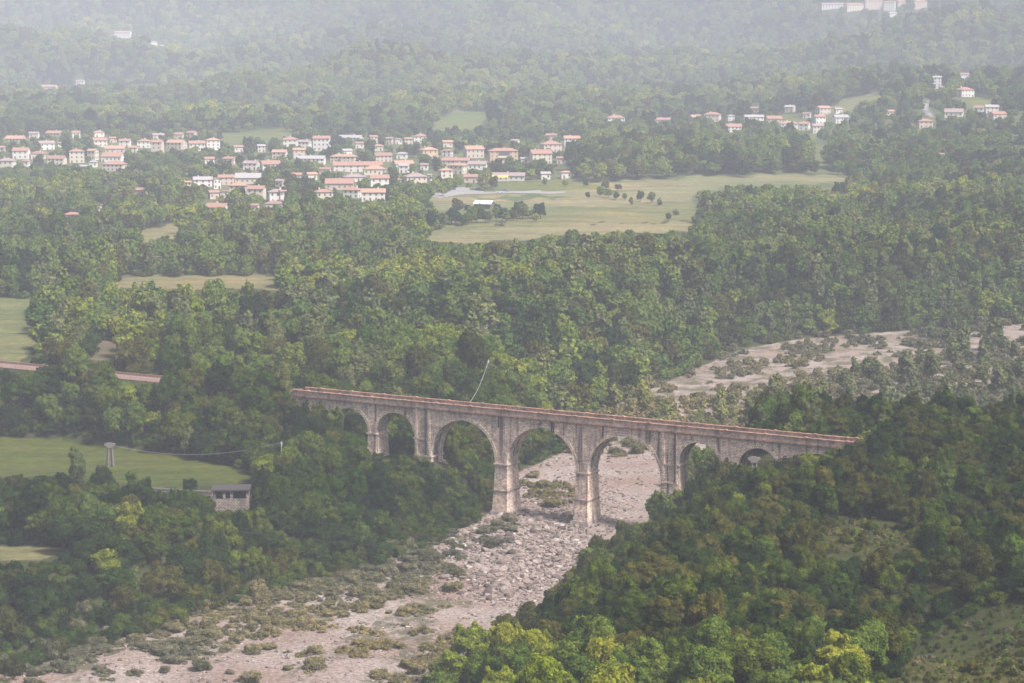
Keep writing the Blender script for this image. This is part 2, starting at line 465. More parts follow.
def stonemat(name, base, base2, brick=(.62, .30), stain=.75, streak=True, mortar=(.30, .26, .235)):
    m, nt, out = new_mat(name)
    p = nt.nodes.new('ShaderNodeBsdfPrincipled'); p.inputs['Roughness'].default_value = .92; p.inputs['Specular IOR Level'].default_value = .15
    tc = nt.nodes.new('ShaderNodeTexCoord').outputs['Object']
    mp = nt.nodes.new('ShaderNodeMapping')
    nt.links.new(tc, mp.inputs[0])
    mp.inputs['Rotation'].default_value = (math.pi / 2, 0, 0)
    # the courses run along the face: swap z into the texture's v
    sep = nt.nodes.new('ShaderNodeSeparateXYZ'); nt.links.new(tc, sep.inputs[0])
    cmb = nt.nodes.new('ShaderNodeCombineXYZ')
    add = nt.nodes.new('ShaderNodeMath'); add.operation = 'ADD'
    nt.links.new(sep.outputs[0], add.inputs[0]); nt.links.new(sep.outputs[1], add.inputs[1])
    nt.links.new(add.outputs[0], cmb.inputs[0]); nt.links.new(sep.outputs[2], cmb.inputs[1])
    bt = nt.nodes.new('ShaderNodeTexBrick')
    nt.links.new(cmb.outputs[0], bt.inputs['Vector'])
    bt.inputs['Scale'].default_value = 1.0
    bt.inputs['Brick Width'].default_value = brick[0] * 1.25; bt.inputs['Row Height'].default_value = brick[1] * 1.15
    bt.inputs['Mortar Size'].default_value = .05
    bt.inputs['Color1'].default_value = (*base, 1); bt.inputs['Color2'].default_value = (*base2, 1); bt.inputs['Mortar'].default_value = (*mortar, 1)
    bt.inputs['Bias'].default_value = -.1
    col = bt.outputs['Color']
    big = noise(nt, .22, 5, tc, .65)
    blot = noise(nt, 1.3, 3, tc, .7)
    col = mixc(nt, 1.0, col, ramp(nt, blot, [(.3, (.50, .48, .49)), (.5, (.95, .94, .93)), (.66, (1.28, 1.22, 1.16))]), 'MULTIPLY')
    col = mixc(nt, 1.0, col, ramp(nt, big, [(.32, (.60, .57, .60)), (.5, (.98, .97, .95)), (.66, (1.2, 1.14, 1.05))]), 'MULTIPLY')
    if streak:
        # run-off marks: narrow upright bands of dirt
        mp2 = nt.nodes.new('ShaderNodeMapping'); mp2.inputs['Scale'].default_value = (1.0, 1.0, .055)
        nt.links.new(tc, mp2.inputs[0])
        st = noise(nt, .75, 3, mp2.outputs[0], .55)
        sr = ramp(nt, st, [(.54, .0), (.66, 1.0)])
        mm = nt.nodes.new('ShaderNodeMath'); mm.operation = 'MULTIPLY'; mm.inputs[1].default_value = stain
        nt.links.new(sr, mm.inputs[0])
        col = mixc(nt, mm.outputs[0], col, (.075, .062, .070))
    nt.links.new(col, p.inputs['Base Color'])
    bp = nt.nodes.new('ShaderNodeBump'); bp.inputs['Strength'].default_value = .6; bp.inputs['Distance'].default_value = .08
    nt.links.new(blot, bp.inputs['Height']); nt.links.new(bp.outputs[0], p.inputs['Normal'])
    nt.links.new(p.outputs[0], out.inputs[0])
    M[name] = m
    return m


stonemat('masonry', (.74, .585, .50), (.54, .425, .365), stain=.85)
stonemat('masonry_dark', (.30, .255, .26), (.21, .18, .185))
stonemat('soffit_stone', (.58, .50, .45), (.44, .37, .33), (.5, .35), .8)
stonemat('ring_stone', (.68, .545, .47), (.54, .43, .375), (.4, .5), .35)
stonemat('parapet_stone', (.50, .35, .29), (.40, .27, .225), (.5, .3), .5)
stonemat('brick_red', (.46, .215, .16), (.34, .165, .13), (.5, .22), .5)
stonemat('coping_brick', (.46, .27, .20), (.36, .21, .16), (.9, .3), .35, mortar=(.28, .18, .14))
stonemat('hut_stone', (.13, .112, .112), (.09, .078, .08), (.5, .3), .6)


def ground_material():
    m, nt, out = new_mat('ground')
    p = nt.nodes.new('ShaderNodeBsdfPrincipled'); p.inputs['Roughness'].default_value = .95; p.inputs['Specular IOR Level'].default_value = .1
    pos = world_pos(nt)
    at = nt.nodes.new('ShaderNodeAttribute'); at.attribute_name = 'landuse'          # colour of the crop or soil
    ak = nt.nodes.new('ShaderNodeAttribute'); ak.attribute_name = 'gravelness'
    soil = ramp(nt, noise(nt, .25, 5, pos, .7), [(.3, (.020, .026, .010)), (.55, (.045, .050, .018)), (.75, (.075, .060, .035))])
    use = mixc(nt, 1.0, at.outputs['Color'], ramp(nt, noise(nt, .35, 5, pos, .7), [(.3, (.65, .70, .6)), (.7, (1.35, 1.28, 1.3))]), 'MULTIPLY')
    mpb = nt.nodes.new('ShaderNodeMapping'); mpb.inputs['Scale'].default_value = (.02, .16, .02); mpb.inputs['Rotation'].default_value = (0, 0, .06)
    nt.links.new(pos, mpb.inputs[0])
    use = mixc(nt, 1.0, use, ramp(nt, noise(nt, 1.0, 4, mpb.outputs[0], .6), [(.35, (.66, .74, .62)), (.5, (1.0, 1.0, 1.0)), (.65, (1.35, 1.22, 1.15))]), 'MULTIPLY')
    mpc = nt.nodes.new('ShaderNodeMapping'); mpc.inputs['Scale'].default_value = (.012, .012, .012)
    nt.links.new(pos, mpc.inputs[0])
    use = mixc(nt, 1.0, use, ramp(nt, noise(nt, 1.0, 2, mpc.outputs[0], .5), [(.35, (.8, .95, .85)), (.65, (1.25, 1.1, 1.05))]), 'MULTIPLY')
    g1 = noise(nt, 1.4, 5, pos, .8)
    grav = ramp(nt, g1, [(.30, (.075, .063, .055)), (.46, (.20, .163, .144)), (.60, (.30, .252, .228)), (.74, (.46, .41, .385))])
    g2 = noise(nt, .045, 3, pos, .55)
    grav = mixc(nt, 1.0, grav, ramp(nt, g2, [(.35, (.88, .76, .71)), (.6, (1.08, 1.07, 1.08))]), 'MULTIPLY')
    wk = nt.nodes.new('ShaderNodeMath'); wk.operation = 'MULTIPLY_ADD'; wk.inputs[1].default_value = .15
    nt.links.new(ak.outputs['Fac'], wk.inputs[0]); nt.links.new(noise(nt, .11, 5, pos, .75), wk.inputs[2])
    weeds = ramp(nt, wk.outputs[0], [(.60, .0), (.70, 1.0)])
    wmul = nt.nodes.new('ShaderNodeMath'); wmul.operation = 'MULTIPLY'
    nt.links.new(weeds, wmul.inputs[0]); wmul.inputs[1].default_value = .9; wmul.use_clamp = True
    grav = mixc(nt, wmul.outputs[0], grav, (.085, .080, .045))
    sepu = nt.nodes.new('ShaderNodeMath'); sepu.operation = 'GREATER_THAN'; sepu.inputs[1].default_value = .02
    nt.links.new(at.outputs['Alpha'], sepu.inputs[0])
    c = mixc(nt, at.outputs['Alpha'], soil, use)
    gm = nt.nodes.new('ShaderNodeAttribute'); gm.attribute_name = 'gravel'
    edge = nt.nodes.new('ShaderNodeMath'); edge.operation = 'ADD'
    e1 = noise(nt, .4, 3, pos)
    sub = nt.nodes.new('ShaderNodeMath'); sub.operation = 'SUBTRACT'; sub.inputs[1].default_value = .5
    nt.links.new(e1, sub.inputs[0])
    nt.links.new(gm.outputs['Fac'], edge.inputs[0]); nt.links.new(sub.outputs[0], edge.inputs[1])
    gfac = ramp(nt, edge.outputs[0], [(.40, .0), (.60, 1.0)])
    c = mixc(nt, gfac, c, grav)
    nt.links.new(c, p.inputs['Base Color'])
    bp = nt.nodes.new('ShaderNodeBump'); bp.inputs['Strength'].default_value = .7; bp.inputs['Distance'].default_value = .5
    nt.links.new(g1, bp.inputs['Height']); nt.links.new(bp.outputs[0], p.inputs['Normal'])
    nt.links.new(p.outputs[0], out.inputs[0])
    M['ground'] = m


ground_material()
plain('asphalt', (.21, .20, .20), .9, .1, .5)
plain('ballast', (.19, .125, .11), .95, .3, 1.5)
plain('dry_mud', (.34, .27, .25), .95, .3, .3)


def rockmat():
    m, nt, out = new_mat('river_stone')
    p = nt.nodes.new('ShaderNodeBsdfPrincipled'); p.inputs['Roughness'].default_value = .9; p.inputs['Specular IOR Level'].default_value = .15
    info = nt.nodes.new('ShaderNodeObjectInfo')
    c = ramp(nt, info.outputs['Random'], [(0, (.07, .058, .052)), (.4, (.155, .122, .108)), (.88, (.25, .205, .185)), (1, (.38, .34, .32))])
    c = mixc(nt, 1.0, c, ramp(nt, noise(nt, 2.5, 4, world_pos(nt), .7), [(.3, (.7, .68, .68)), (.7, (1.15, 1.1, 1.1))]), 'MULTIPLY')
    nt.links.new(c, p.inputs['Base Color']); nt.links.new(p.outputs[0], out.inputs[0])
    M['river_stone'] = m


rockmat()

# ------------------------------------------------------------------ mesh helpers


class MB:
    """collects vertices and faces of one mesh."""

    def __init__(self): self.v = []; self.f = []

    def quad(self, *pts):
        b = len(self.v); self.v += [tuple(p) for p in pts]; self.f.append(tuple(range(b, b + len(pts))))

    def box(self, x0, x1, y0, y1, z0, z1, tx=0, ty=0):
        """box; tx, ty widen the bottom on every side."""
        b = len(self.v)
        self.v += [(x0 - tx, y0 - ty, z0), (x1 + tx, y0 - ty, z0), (x1 + tx, y1 + ty, z0), (x0 - tx, y1 + ty, z0), (x0, y0, z1), (x1, y0, z1), (x1, y1, z1), (x0, y1, z1)]
        for q in ((0, 3, 2, 1), (4, 5, 6, 7), (0, 1, 5, 4), (1, 2, 6, 5), (2, 3, 7, 6), (3, 0, 4, 7)):
            self.f.append(tuple(b + i for i in q))

    def tube(self, pts, rads, n=6, cap=True):
        pts = [Vector(p) for p in pts]
        base = len(self.v)
        for i, p in enumerate(pts):
            d = (pts[min(i + 1, len(pts) - 1)] - pts[max(i - 1, 0)]).normalized()
            a = d.orthogonal().normalized() if abs(d.z) < .98 else Vector((1, 0, 0))
            if abs(d.z) < .98: a = d.cross(Vector((0, 0, 1))).normalized()
            b = d.cross(a).normalized()
            r = rads[i] if hasattr(rads, '__len__') else rads
            for k in range(n):
                t = 2 * math.pi * k / n
                self.v.append(tuple(p + a * (r * math.cos(t)) + b * (r * math.sin(t))))
        for i in range(len(pts) - 1):
            for k in range(n):
                k2 = (k + 1) % n
                self.f.append((base + i * n + k, base + i * n + k2, base + (i + 1) * n + k2, base + (i + 1) * n + k))
        if cap:
            self.f.append(tuple(base + k for k in range(n))[::-1]); self.f.append(tuple(base + (len(pts) - 1) * n + k for k in range(n)))

    def mesh(self, name, mat, smooth=False):
        me = bpy.data.meshes.new(name); me.from_pydata(self.v, [], self.f)
        me.materials.append(mat)
        if smooth: me.polygons.foreach_set('use_smooth', [True] * len(me.polygons))
        me.update(); return me

    def build(self, name, mat, parent=None, smooth=False):
        o = bpy.data.objects.new(name, self.mesh(name, mat, smooth)); C.objects.link(o)
        if parent: o.parent = parent
        return o


def tag(o, label=None, cat=None, group=None, kind=None):
    if label: o['label'] = label
    if cat: o['category'] = cat
    if group: o['group'] = group
    if kind: o['kind'] = kind
    return o


def empty(name, loc, rz=0.0):
    o = bpy.data.objects.new(name, None); o.location = loc; o.rotation_euler = (0, 0, rz); o.empty_display_size = .5
    C.objects.link(o); return o


def np_mesh(name, V, Fq, mat, smooth=False):
    me = bpy.data.meshes.new(name)
    V = np.asarray(V, np.float32); Fq = np.asarray(Fq, np.int32)
    k = Fq.shape[1]
    me.vertices.add(len(V)); me.vertices.foreach_set('co', V.ravel())
    me.loops.add(Fq.size); me.loops.foreach_set('vertex_index', Fq.ravel())
    me.polygons.add(len(Fq)); me.polygons.foreach_set('loop_start', np.arange(0, Fq.size, k, dtype=np.int32))
    me.polygons.foreach_set('use_smooth', np.full(len(Fq), smooth))
    me.materials.append(mat); me.update(calc_edges=True); return me


# ------------------------------------------------------------------ ground sheet
def build_ground():
    nd, nx = 900, 640
    d = np.concatenate([[-400, -100, 60, 130], np.exp(np.linspace(math.log(200), math.log(8700), nd))])
    u = np.linspace(-1, 1, nx)
    D, U = np.meshgrid(d, u, indexing='ij')
    half = np.where(D < 200, 110, D * .36 + 38)
    X = U * half; Y = D
    Z = height(X, Y)
    V = np.stack([X, Y, Z], -1).reshape(-1, 3)
    i = np.arange(len(d) - 1)[:, None] * nx + np.arange(nx - 1)[None, :]
    F = np.stack([i, i + 1, i + nx + 1, i + nx], -1).reshape(-1, 4)
    me = np_mesh('ground', V, F, M['ground'], True)
    px, py, _ = project(V[:, 0], V[:, 1], V[:, 2])
    col = np.zeros((len(V), 4), np.float32)
    for tone, poly in FIELDS:
        k = in_poly(px, py, poly, 3) & (V[:, 1] > 200)
        col[k, :3] = TONES[tone]; col[k, 3] = 1
    # general grass between the houses of the village
    tn = (V[:, 1] > 1180) & (V[:, 1] < 2050) & (col[:, 3] == 0)
    col[tn, :3] = (.085, .10, .045); col[tn, 3] = .8
    sdv, _ = flood_sd(V[:, 0], V[:, 1])
    g = 1 - ss(-3, 2, sdv)
    a = me.color_attributes.new('landuse', 'FLOAT_COLOR', 'POINT'); a.data.foreach_set('color', col.ravel())
    b = me.attributes.new('gravel', 'FLOAT', 'POINT'); b.data.foreach_set('value', g.astype(np.float32))
    # how overgrown: upstream scrubland and the left edge of the near river bed
    over = np.where(V[:, 1] > 600, .9, -.35)
    over = np.where((V[:, 1] < 500) & (sdv > -26) & (V[:, 0] < -8), .7, over)
    cbt = me.attributes.new('gravelness', 'FLOAT', 'POINT'); cbt.data.foreach_set('value', over.astype(np.float32))
    o = bpy.data.objects.new('ground', me); C.objects.link(o); tag(o, kind='structure')


build_ground()


def draped(name, poly, mat, lift, step=4):
    """a thin sheet draped on the ground, from a surveyed outline (pixel points)."""
    pts = [hit(*p) for p in poly]
    P = [(p[0], p[1]) for p in pts]
    mb = MB()
    xs = [p[0] for p in P]; ys = [p[1] for p in P]
    gx = np.arange(min(xs), max(xs) + step, step); gy = np.arange(min(ys), max(ys) + step * 2, step * 2)
    cx, cyy = np.meshgrid(gx, gy)
    ok = in_poly(cx + step / 2, cyy + step, P)
    zz = height(cx, cyy)
    idx = {}
    for i in range(len(gy) - 1):
        for j in range(len(gx) - 1):
            if ok[i, j]:
                f = []
                for a, b in ((i, j), (i, j + 1), (i + 1, j + 1), (i + 1, j)):
                    if (a, b) not in idx:
                        idx[(a, b)] = len(mb.v); mb.v.append((cx[a, b], cyy[a, b], zz[a, b] + lift))
                    f.append(idx[(a, b)])
                mb.f.append(tuple(f))
    o = mb.build(name, mat); tag(o, kind='structure'); return o


draped('village_road', ROAD, M['asphalt'], .12, 3)
draped('hillside_track', TRACK, M['asphalt'], .2, 3)

# railway bed either side of the viaduct
def track_bed(name, s0, s1):
    mb = MB(); n = 40
    for i in range(n):
        a, b = s0 + (s1 - s0) * i / n, s0 + (s1 - s0) * (i + 1) / n
        for (w0, w1, z0, z1) in ((-2.8, 2.8, .35, .35), (-3.9, -2.8, -.3, .35), (2.8, 3.9, .35, -.3)):
            q = []
            for s, w, z in ((a, w0, z0), (b, w0, z0), (b, w1, z1), (a, w1, z1)):
                p = B0 + BU * s + BV * (w + B_WID / 2); q.append((p[0], p[1], DECK_Z - .9 + z))
            mb.quad(*q)
    tag(mb.build(name, M['ballast']), kind='structure')


track_bed('railway_path', -260, -.3)
track_bed('railway_path', B_LEN + .3, B_LEN + 120)


def rails(s0, s1, z, label):
    e = empty('railway_track', (float(B0[0] + BU[0] * s0 + BV[0] * B_WID / 2), float(B0[1] + BU[1] * s0 + BV[1] * B_WID / 2), z), math.atan2(BU[1], BU[0]))
    tag(e, label, 'railway track')
    Ls = s1 - s0
    for k in (-.72, .72):
        mb = MB(); mb.box(0, Ls, k - .05, k + .05, .12, .27); mb.build('rail', M['rust_rail'], e)
    mb = MB(); s = .3
    while s < Ls - .3:
        mb.box(s, s + .26, -1.25, 1.25, 0, .12); s += 1.2
    mb.build('sleepers', M['wood_pole'], e)


rails(-180, -.4, DECK_Z - .54, 'rusty railway track on the cutting left of the viaduct')
rails(B_LEN + .4, B_LEN + 90, DECK_Z - .54, 'rusty railway track running on into the trees right of the viaduct')

# ------------------------------------------------------------------ the viaduct
OPENINGS = [  # pixel edges, crown height, springing height
    (s_of_px(368) - 11.0, s_of_px(368), 19.2, 13.7), (s_of_px(376), s_of_px(414.5), 19.2, 13.7),
    (s_of_px(431), s_of_px(495), 18.9, 9.6), (s_of_px(507), s_of_px(576), 18.9, 9.6), (s_of_px(587.5), s_of_px(661), 18.9, 9.6),
    (s_of_px(678), s_of_px(720.5), 19.2, 13.7), (s_of_px(737), s_of_px(779.5), 19.2, 13.7)]
_l = OPENINGS[-1]
OPENINGS.append((_l[1] + 3.6, _l[1] + 3.6 + 10.6, 19.2, 13.7))


def build_viaduct():
    rz = math.atan2(BU[1], BU[0])
    e = empty('railway_viaduct', (float(B0[0]), float(B0[1]), 0), rz)
    tag(e, 'long stone railway viaduct with eight round arches and red brick parapets crossing the river bed', 'viaduct')
    W = B_WID
    TOP = 20.9
    # lower outline of the arcade wall
    prof = []
    def spring(i):
        return OPENINGS[i][3]
    prof.append((0.0, 12.0))
    for i, (a, b, cz, sz) in enumerate(OPENINGS):
        left_low = 12.0 if i == 0 else min(OPENINGS[i - 1][3], sz)
        prof.append((a, left_low))
        r = (b - a) / 2
        for k in range(0, 37):
            t = math.pi * k / 36
            prof.append((a + r - r * math.cos(t), sz + (cz - sz) * math.sin(t)))
        right_low = 12.0 if i == len(OPENINGS) - 1 else min(OPENINGS[i + 1][3], sz)
        prof.append((b, right_low))
    prof.append((B_LEN, 12.0))
    face = MB(); sof = MB(); ring = []
    for (s0, z0), (s1, z1) in zip(prof[:-1], prof[1:]):
        if s1 - s0 > 1e-6:
            face.quad((s0, 0, z0), (s1, 0, z1), (s1, 0, TOP), (s0, 0, TOP))
            face.quad((s1, W, z1), (s0, W, z0), (s0, W, TOP), (s1, W, TOP))
        sof.quad((s0, 0, z0), (s0, W, z0), (s1, W, z1), (s1, 0, z1))
    face.quad((0, 0, TOP), (B_LEN, 0, TOP), (B_LEN, W, TOP), (0, W, TOP))
    for s in (0, B_LEN): face.quad((s, 0, 12), (s, W, 12), (s, W, TOP), (s, 0, TOP))
    face.build('arcade_wall', M['masonry'], e)
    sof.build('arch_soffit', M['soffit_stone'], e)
    # voussoir rings, a hand's breadth proud of both faces
    for (a, b, cz, sz) in OPENINGS:
        r = (b - a) / 2; th = .75; n = 30
        for (v0, v1) in ((-.09, .02), (W - .02, W + .09)):
            mb = MB()
            P = []
            for k in range(n + 1):
                t = math.pi * k / n
                ci, si = -math.cos(t), math.sin(t)
                P.append(((a + r + r * ci, sz + (cz - sz) * si), (a + r + (r + th) * ci, sz + (cz - sz + th) * si)))
            for (i0, o0), (i1, o1) in zip(P[:-1], P[1:]):
                mb.quad((i0[0], v0, i0[1]), (i1[0], v0, i1[1]), (o1[0], v0, o1[1]), (o0[0], v0, o0[1]))
                mb.quad((i0[0], v1, i0[1]), (o0[0], v1, o0[1]), (o1[0], v1, o1[1]), (i1[0], v1, i1[1]))
                mb.quad((o0[0], v0, o0[1]), (o1[0], v0, o1[1]), (o1[0], v1, o1[1]), (o0[0], v1, o0[1]))
                mb.quad((i0[0], v0, i0[1]), (i0[0], v1, i0[1]), (i1[0], v1, i1[1]), (i1[0], v0, i1[1]))
            mb.build('arch_ring', M['ring_stone'], e)
    # piers
    edges = [(0.0, OPENINGS[0][0], 12, 12)]
    for i in range(len(OPENINGS) - 1):
        edges.append((OPENINGS[i][1], OPENINGS[i + 1][0], OPENINGS[i][3], OPENINGS[i + 1][3]))
    edges.append((OPENINGS[-1][1], B_LEN, 12, 12))
    for i, (a, b, za, zb) in enumerate(edges):
        zt = min(za, zb)
        p = B0 + BU * ((a + b) / 2) + BV * W / 2
        g = float(height(np.array([p[0]]), np.array([p[1]]))[0])
        low = min(g, zt - 1) - 1.2
        big = i in (3, 4)
        if zt < 11:
            mid = zt - 6.3
            mb = MB(); mb.box(a, b, 0, W, mid, zt, .18, .25)
            sh = mb.build('pier', M['masonry'], e)
            mb = MB(); mb.box(a - .18 - .03, b + .21, -.28, W + .28, low + 1.0, mid - .32, .28, .5); mb.build('pier_base', M['masonry'], sh)
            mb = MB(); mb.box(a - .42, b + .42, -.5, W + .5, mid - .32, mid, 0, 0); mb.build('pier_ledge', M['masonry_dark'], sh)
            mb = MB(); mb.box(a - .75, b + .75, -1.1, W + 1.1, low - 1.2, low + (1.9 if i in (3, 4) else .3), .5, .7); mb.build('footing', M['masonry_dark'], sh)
        else:
            mb = MB(); mb.box(a, b, 0, W, low - 1, zt, .35, .45)
            sh = mb.build('pier', M['masonry'], e)
        for z in {za, zb}:
            if 12.5 > z > 11.5: continue
            mb = MB()
            if z == za: mb.box(a - .28, a + .02, -.2, W + .2, z - .38, z)
            if z == zb: mb.box(b - .02, b + .28, -.2, W + .2, z - .381, z + .001)
            mb.box(a + .02, b - .02, -.2, .02, z - .379, z - .001)
            mb.build('impost', M['ring_stone'], sh)
    # buttress strips on the heavy piers, with drain pipes
    for i in (2, 5):
        a, b = edges[i][0], edges[i][1]
        for (u0, u1) in ((a + .2, a + .85), (b - .85, b - .2)):
            mb = MB(); mb.box(u0, u1, -.2, .02, 9.7, TOP); mb.build('buttress_strip', M['ring_stone'], e)
    for s in (s_of_px(554), s_of_px(603), s_of_px(650), s_of_px(675.5), s_of_px(499), s_of_px(552), s_of_px(426), s_of_px(406)):
        mb = MB(); z1 = 20.8; z0 = 18.2 if s not in (s_of_px(675.5), s_of_px(426)) else 9.8
        mb.box(s - .14, s + .14, -.32, .0, z0, z1); mb.build('drain_pipe', M['dark_iron'], e)
    # cornice, parapets, deck
    mb = MB(); mb.box(0, B_LEN, -.35, W + .35, TOP + .003, TOP + .38); mb.box(0, B_LEN, -.18, W + .18, TOP - .30, TOP); mb.build('cornice', M['brick_red'], e)
    for v0, v1, zt in ((-.25, .12, 1.62), (W - .12, W + .25, 1.62)):
        mb = MB(); mb.box(0, B_LEN, v0, v1, TOP + .383, TOP + zt - .2)
        pr = mb.build('parapet', M['parapet_stone'], e)
        mb = MB(); mb.box(0, B_LEN, v0 - .1, v1 + .1, TOP + zt - .197, TOP + zt + .02)
        for k in range(0, 16):
            s = B_LEN * (k + .5) / 16
            mb.box(s - .3, s + .3, v0 - .14, v1 + .14, TOP + zt + .022, TOP + zt + .16)
        mb.build('coping', M['coping_brick'], pr)
    mb = MB(); mb.box(0, B_LEN, .122, W - .122, TOP + .383, TOP + .72); mb.build('ballast_bed', M['ballast'], e)
    for k in (-.72, .72):
        mb = MB(); mb.box(0, B_LEN, W / 2 + k - .05, W / 2 + k + .05, TOP + .73, TOP + .9); mb.build('rail', M['rust_rail'], e)
    # wing wall running into the bank at the left end
    mb = MB(); mb.box(-14, -.02, 0, .5, 15.5, TOP + .5); mb.box(-14, -.02, W - .5, W, 15.5, TOP + .5); mb.build('wing_wall', M['masonry'], e)
    return e


build_viaduct()

# ------------------------------------------------------------------ crowns, trunks, rocks
def leaves(rng, lobes, n, size, up=.25, aspect=1.3, rnd=.75):
    """leaf clumps spread over the lobes of a crown; returns verts, quads."""
    w = np.array([l[3] * l[4] for l in lobes]); w = w / w.sum()
    k = rng.choice(len(lobes), n, p=w)
    L_ = np.array(lobes)[k]
    d = rng.normal(size=(n, 3)); d[:, 2] = d[:, 2] + up
    d /= np.linalg.norm(d, axis=1)[:, None]
    rad = (rng.uniform(.70, 1.0, n) + .28 * rng.uniform(size=n) ** 3)[:, None]
    P = L_[:, :3] + d * np.stack([L_[:, 3], L_[:, 3], L_[:, 4]], 1) * rad
    # drop clumps deep inside another lobe
    keep = np.ones(n, bool)
    for l in lobes:
        q = (P - np.array(l[:3])) / np.array([l[3], l[3], l[4]])
        keep &= (q ** 2).sum(1) > .50
    keep &= P[:, 2] > -.3
    P, d = P[keep], d[keep]; n = len(P)
    nn = d + rng.normal(size=(n, 3)) * rnd + np.array([0, 0, .35]); nn /= np.linalg.norm(nn, axis=1)[:, None]
    a = np.cross(nn, rng.normal(size=(n, 3))); a /= np.linalg.norm(a, axis=1)[:, None]
    b = np.cross(nn, a)
    s = size * rng.uniform(.6, 1.3, n)[:, None]
    j = lambda: rng.uniform(.75, 1.25, (n, 1))
    q = np.stack([P - a * s * .5 * aspect * j(), P - b * s * .5 * j(), P + a * s * .5 * aspect * j() + nn * s * .15, P + b * s * .5 * j()], 1)
    V = q.reshape(-1, 3); F = np.arange(len(V)).reshape(-1, 4)
    return V, F


def ico(sub):
    me = bpy.data.meshes.new('tmp')
    import bmesh
    bm = bmesh.new(); bmesh.ops.create_icosphere(bm, subdivisions=sub, radius=1); bm.verts.ensure_lookup_table()
    V = np.array([v.co[:] for v in bm.verts]); F = np.array([[v.index for v in f.verts] for f in bm.faces]); bm.free()
    bpy.data.meshes.remove(me)
    return V, F


ICO1, ICO2 = ico(1), ico(2)


def crown_mesh(name, shape, seed, mat, n, size):
    rng = np.random.RandomState(seed)
    lobes = []
    if shape == 'round':
        lobes.append((0, 0, 4.4, 2.3, 2.5))
        for k in range(15):
            a = rng.uniform(0, 2 * math.pi); e = rng.uniform(-.75, 1.35)
            r = rng.uniform(.7, 1.75); R = rng.uniform(1.7, 3.0)
            lobes.append((R * math.cos(e) * math.cos(a), R * math.cos(e) * math.sin(a), 4.5 + 2.7 * math.sin(e), r, r * rng.uniform(.65, .95)))
    elif shape == 'broad':
        lobes.append((0, 0, 3.9, 2.6, 1.9))
        for k in range(18):
            a = rng.uniform(0, 2 * math.pi); e = rng.uniform(-.5, 1.3)
            r = rng.uniform(.65, 1.6); R = rng.uniform(2.0, 3.5)
            lobes.append((R * math.cos(e) * math.cos(a), R * math.cos(e) * math.sin(a), 4.0 + 2.3 * math.sin(e), r, r * rng.uniform(.55, .8)))
    elif shape == 'tall':
        lobes.append((0, 0, 5.0, 1.5, 3.6))
        for k in range(16):
            a = rng.uniform(0, 2 * math.pi); z = rng.uniform(1.4, 9.2)
            R = 1.7 * math.sin(math.pi * min(1, (z + .6) / 10.6)) ** .7
            r = rng.uniform(.7, 1.25) * (1 if z < 7.5 else .7)
            lobes.append((R * math.cos(a), R * math.sin(a), z, r, r * 1.25))
    elif shape == 'conical':
        lobes.append((0, 0, 3.6, 1.3, 3.4))
        for k in range(18):
            a = rng.uniform(0, 2 * math.pi); z = .9 + 7.6 * (k / 18) ** 1.1
            R = 1.9 * (1 - z / 9.5)
            r = .35 + .95 * (1 - z / 9.5)
            lobes.append((R * math.cos(a), R * math.sin(a), z, r, r * .8))
    elif shape == 'bush':
        lobes.append((0, 0, 1.3, 1.6, 1.3))
        for k in range(10):
            a = rng.uniform(0, 2 * math.pi); e = rng.uniform(-.3, 1.3); r = rng.uniform(.55, 1.0); R = 1.45
            lobes.append((R * math.cos(e) * math.cos(a), R * math.cos(e) * math.sin(a), 1.2 + 1.35 * math.sin(e), r, r * .85))
    elif shape == 'wisp':
        for k in range(16):
            a = rng.uniform(0, 2 * math.pi); R = 2.1 * rng.uniform() ** .7; h = (2.6 - .85 * R) * rng.uniform(.55, 1.1)
            lobes.append((R * math.cos(a), R * math.sin(a), max(.35, h * .6), rng.uniform(.35, .7), max(.35, h * .42)))
    if shape in ('round', 'broad', 'tall'):
        # sprigs that stick out of the main mass
        for k in range(14):
            l = lobes[rng.randint(1, len(lobes))]
            d = rng.normal(size=3); d[2] = abs(d[2]) * 1.1 + .1; d /= np.linalg.norm(d)
            r = rng.uniform(.32, .62)
            lobes.append((l[0] + d[0] * l[3] * 1.05, l[1] + d[1] * l[3] * 1.05, l[2] + d[2] * l[4] * 1.15, r, r * rng.uniform(.9, 1.6)))
    V, F = leaves(rng, lobes, n, size, rnd=.5)
    # inner mass of each lobe: twigs and inner leaves that close the crown
    Vs, Fs = [V], [F]; base = len(V)
    tri = []
    for l in lobes:
        v0, f0 = ICO1
        jit = 1 + rng.uniform(-.14, .14, (len(v0), 1))
        v = v0 * jit * np.array([l[3], l[3], l[4]]) * (.72 if shape not in ('bush', 'wisp') else .5) + np.array(l[:3])
        v[:, 2] = np.maximum(v[:, 2], .05)
        tri.append((v, f0))
    allV = [V]; quads = F; off = len(V); tris = []
    for v, f in tri:
        allV.append(v); tris.append(f + off); off += len(v)
    T = np.concatenate(tris)
    T4 = T
    me = bpy.data.meshes.new(name)
    VV = np.concatenate(allV).astype(np.float32)
    me.vertices.add(len(VV)); me.vertices.foreach_set('co', VV.ravel())
    loops = np.concatenate([quads.ravel(), T4.ravel()]).astype(np.int32)
    me.loops.add(len(loops)); me.loops.foreach_set('vertex_index', loops)
    starts = np.concatenate([np.arange(0, quads.size, 4), quads.size + np.arange(0, T4.size, 3)]).astype(np.int32)
    me.polygons.add(len(starts)); me.polygons.foreach_set('loop_start', starts)
    me.materials.append(mat); me.update(calc_edges=True)
    return me


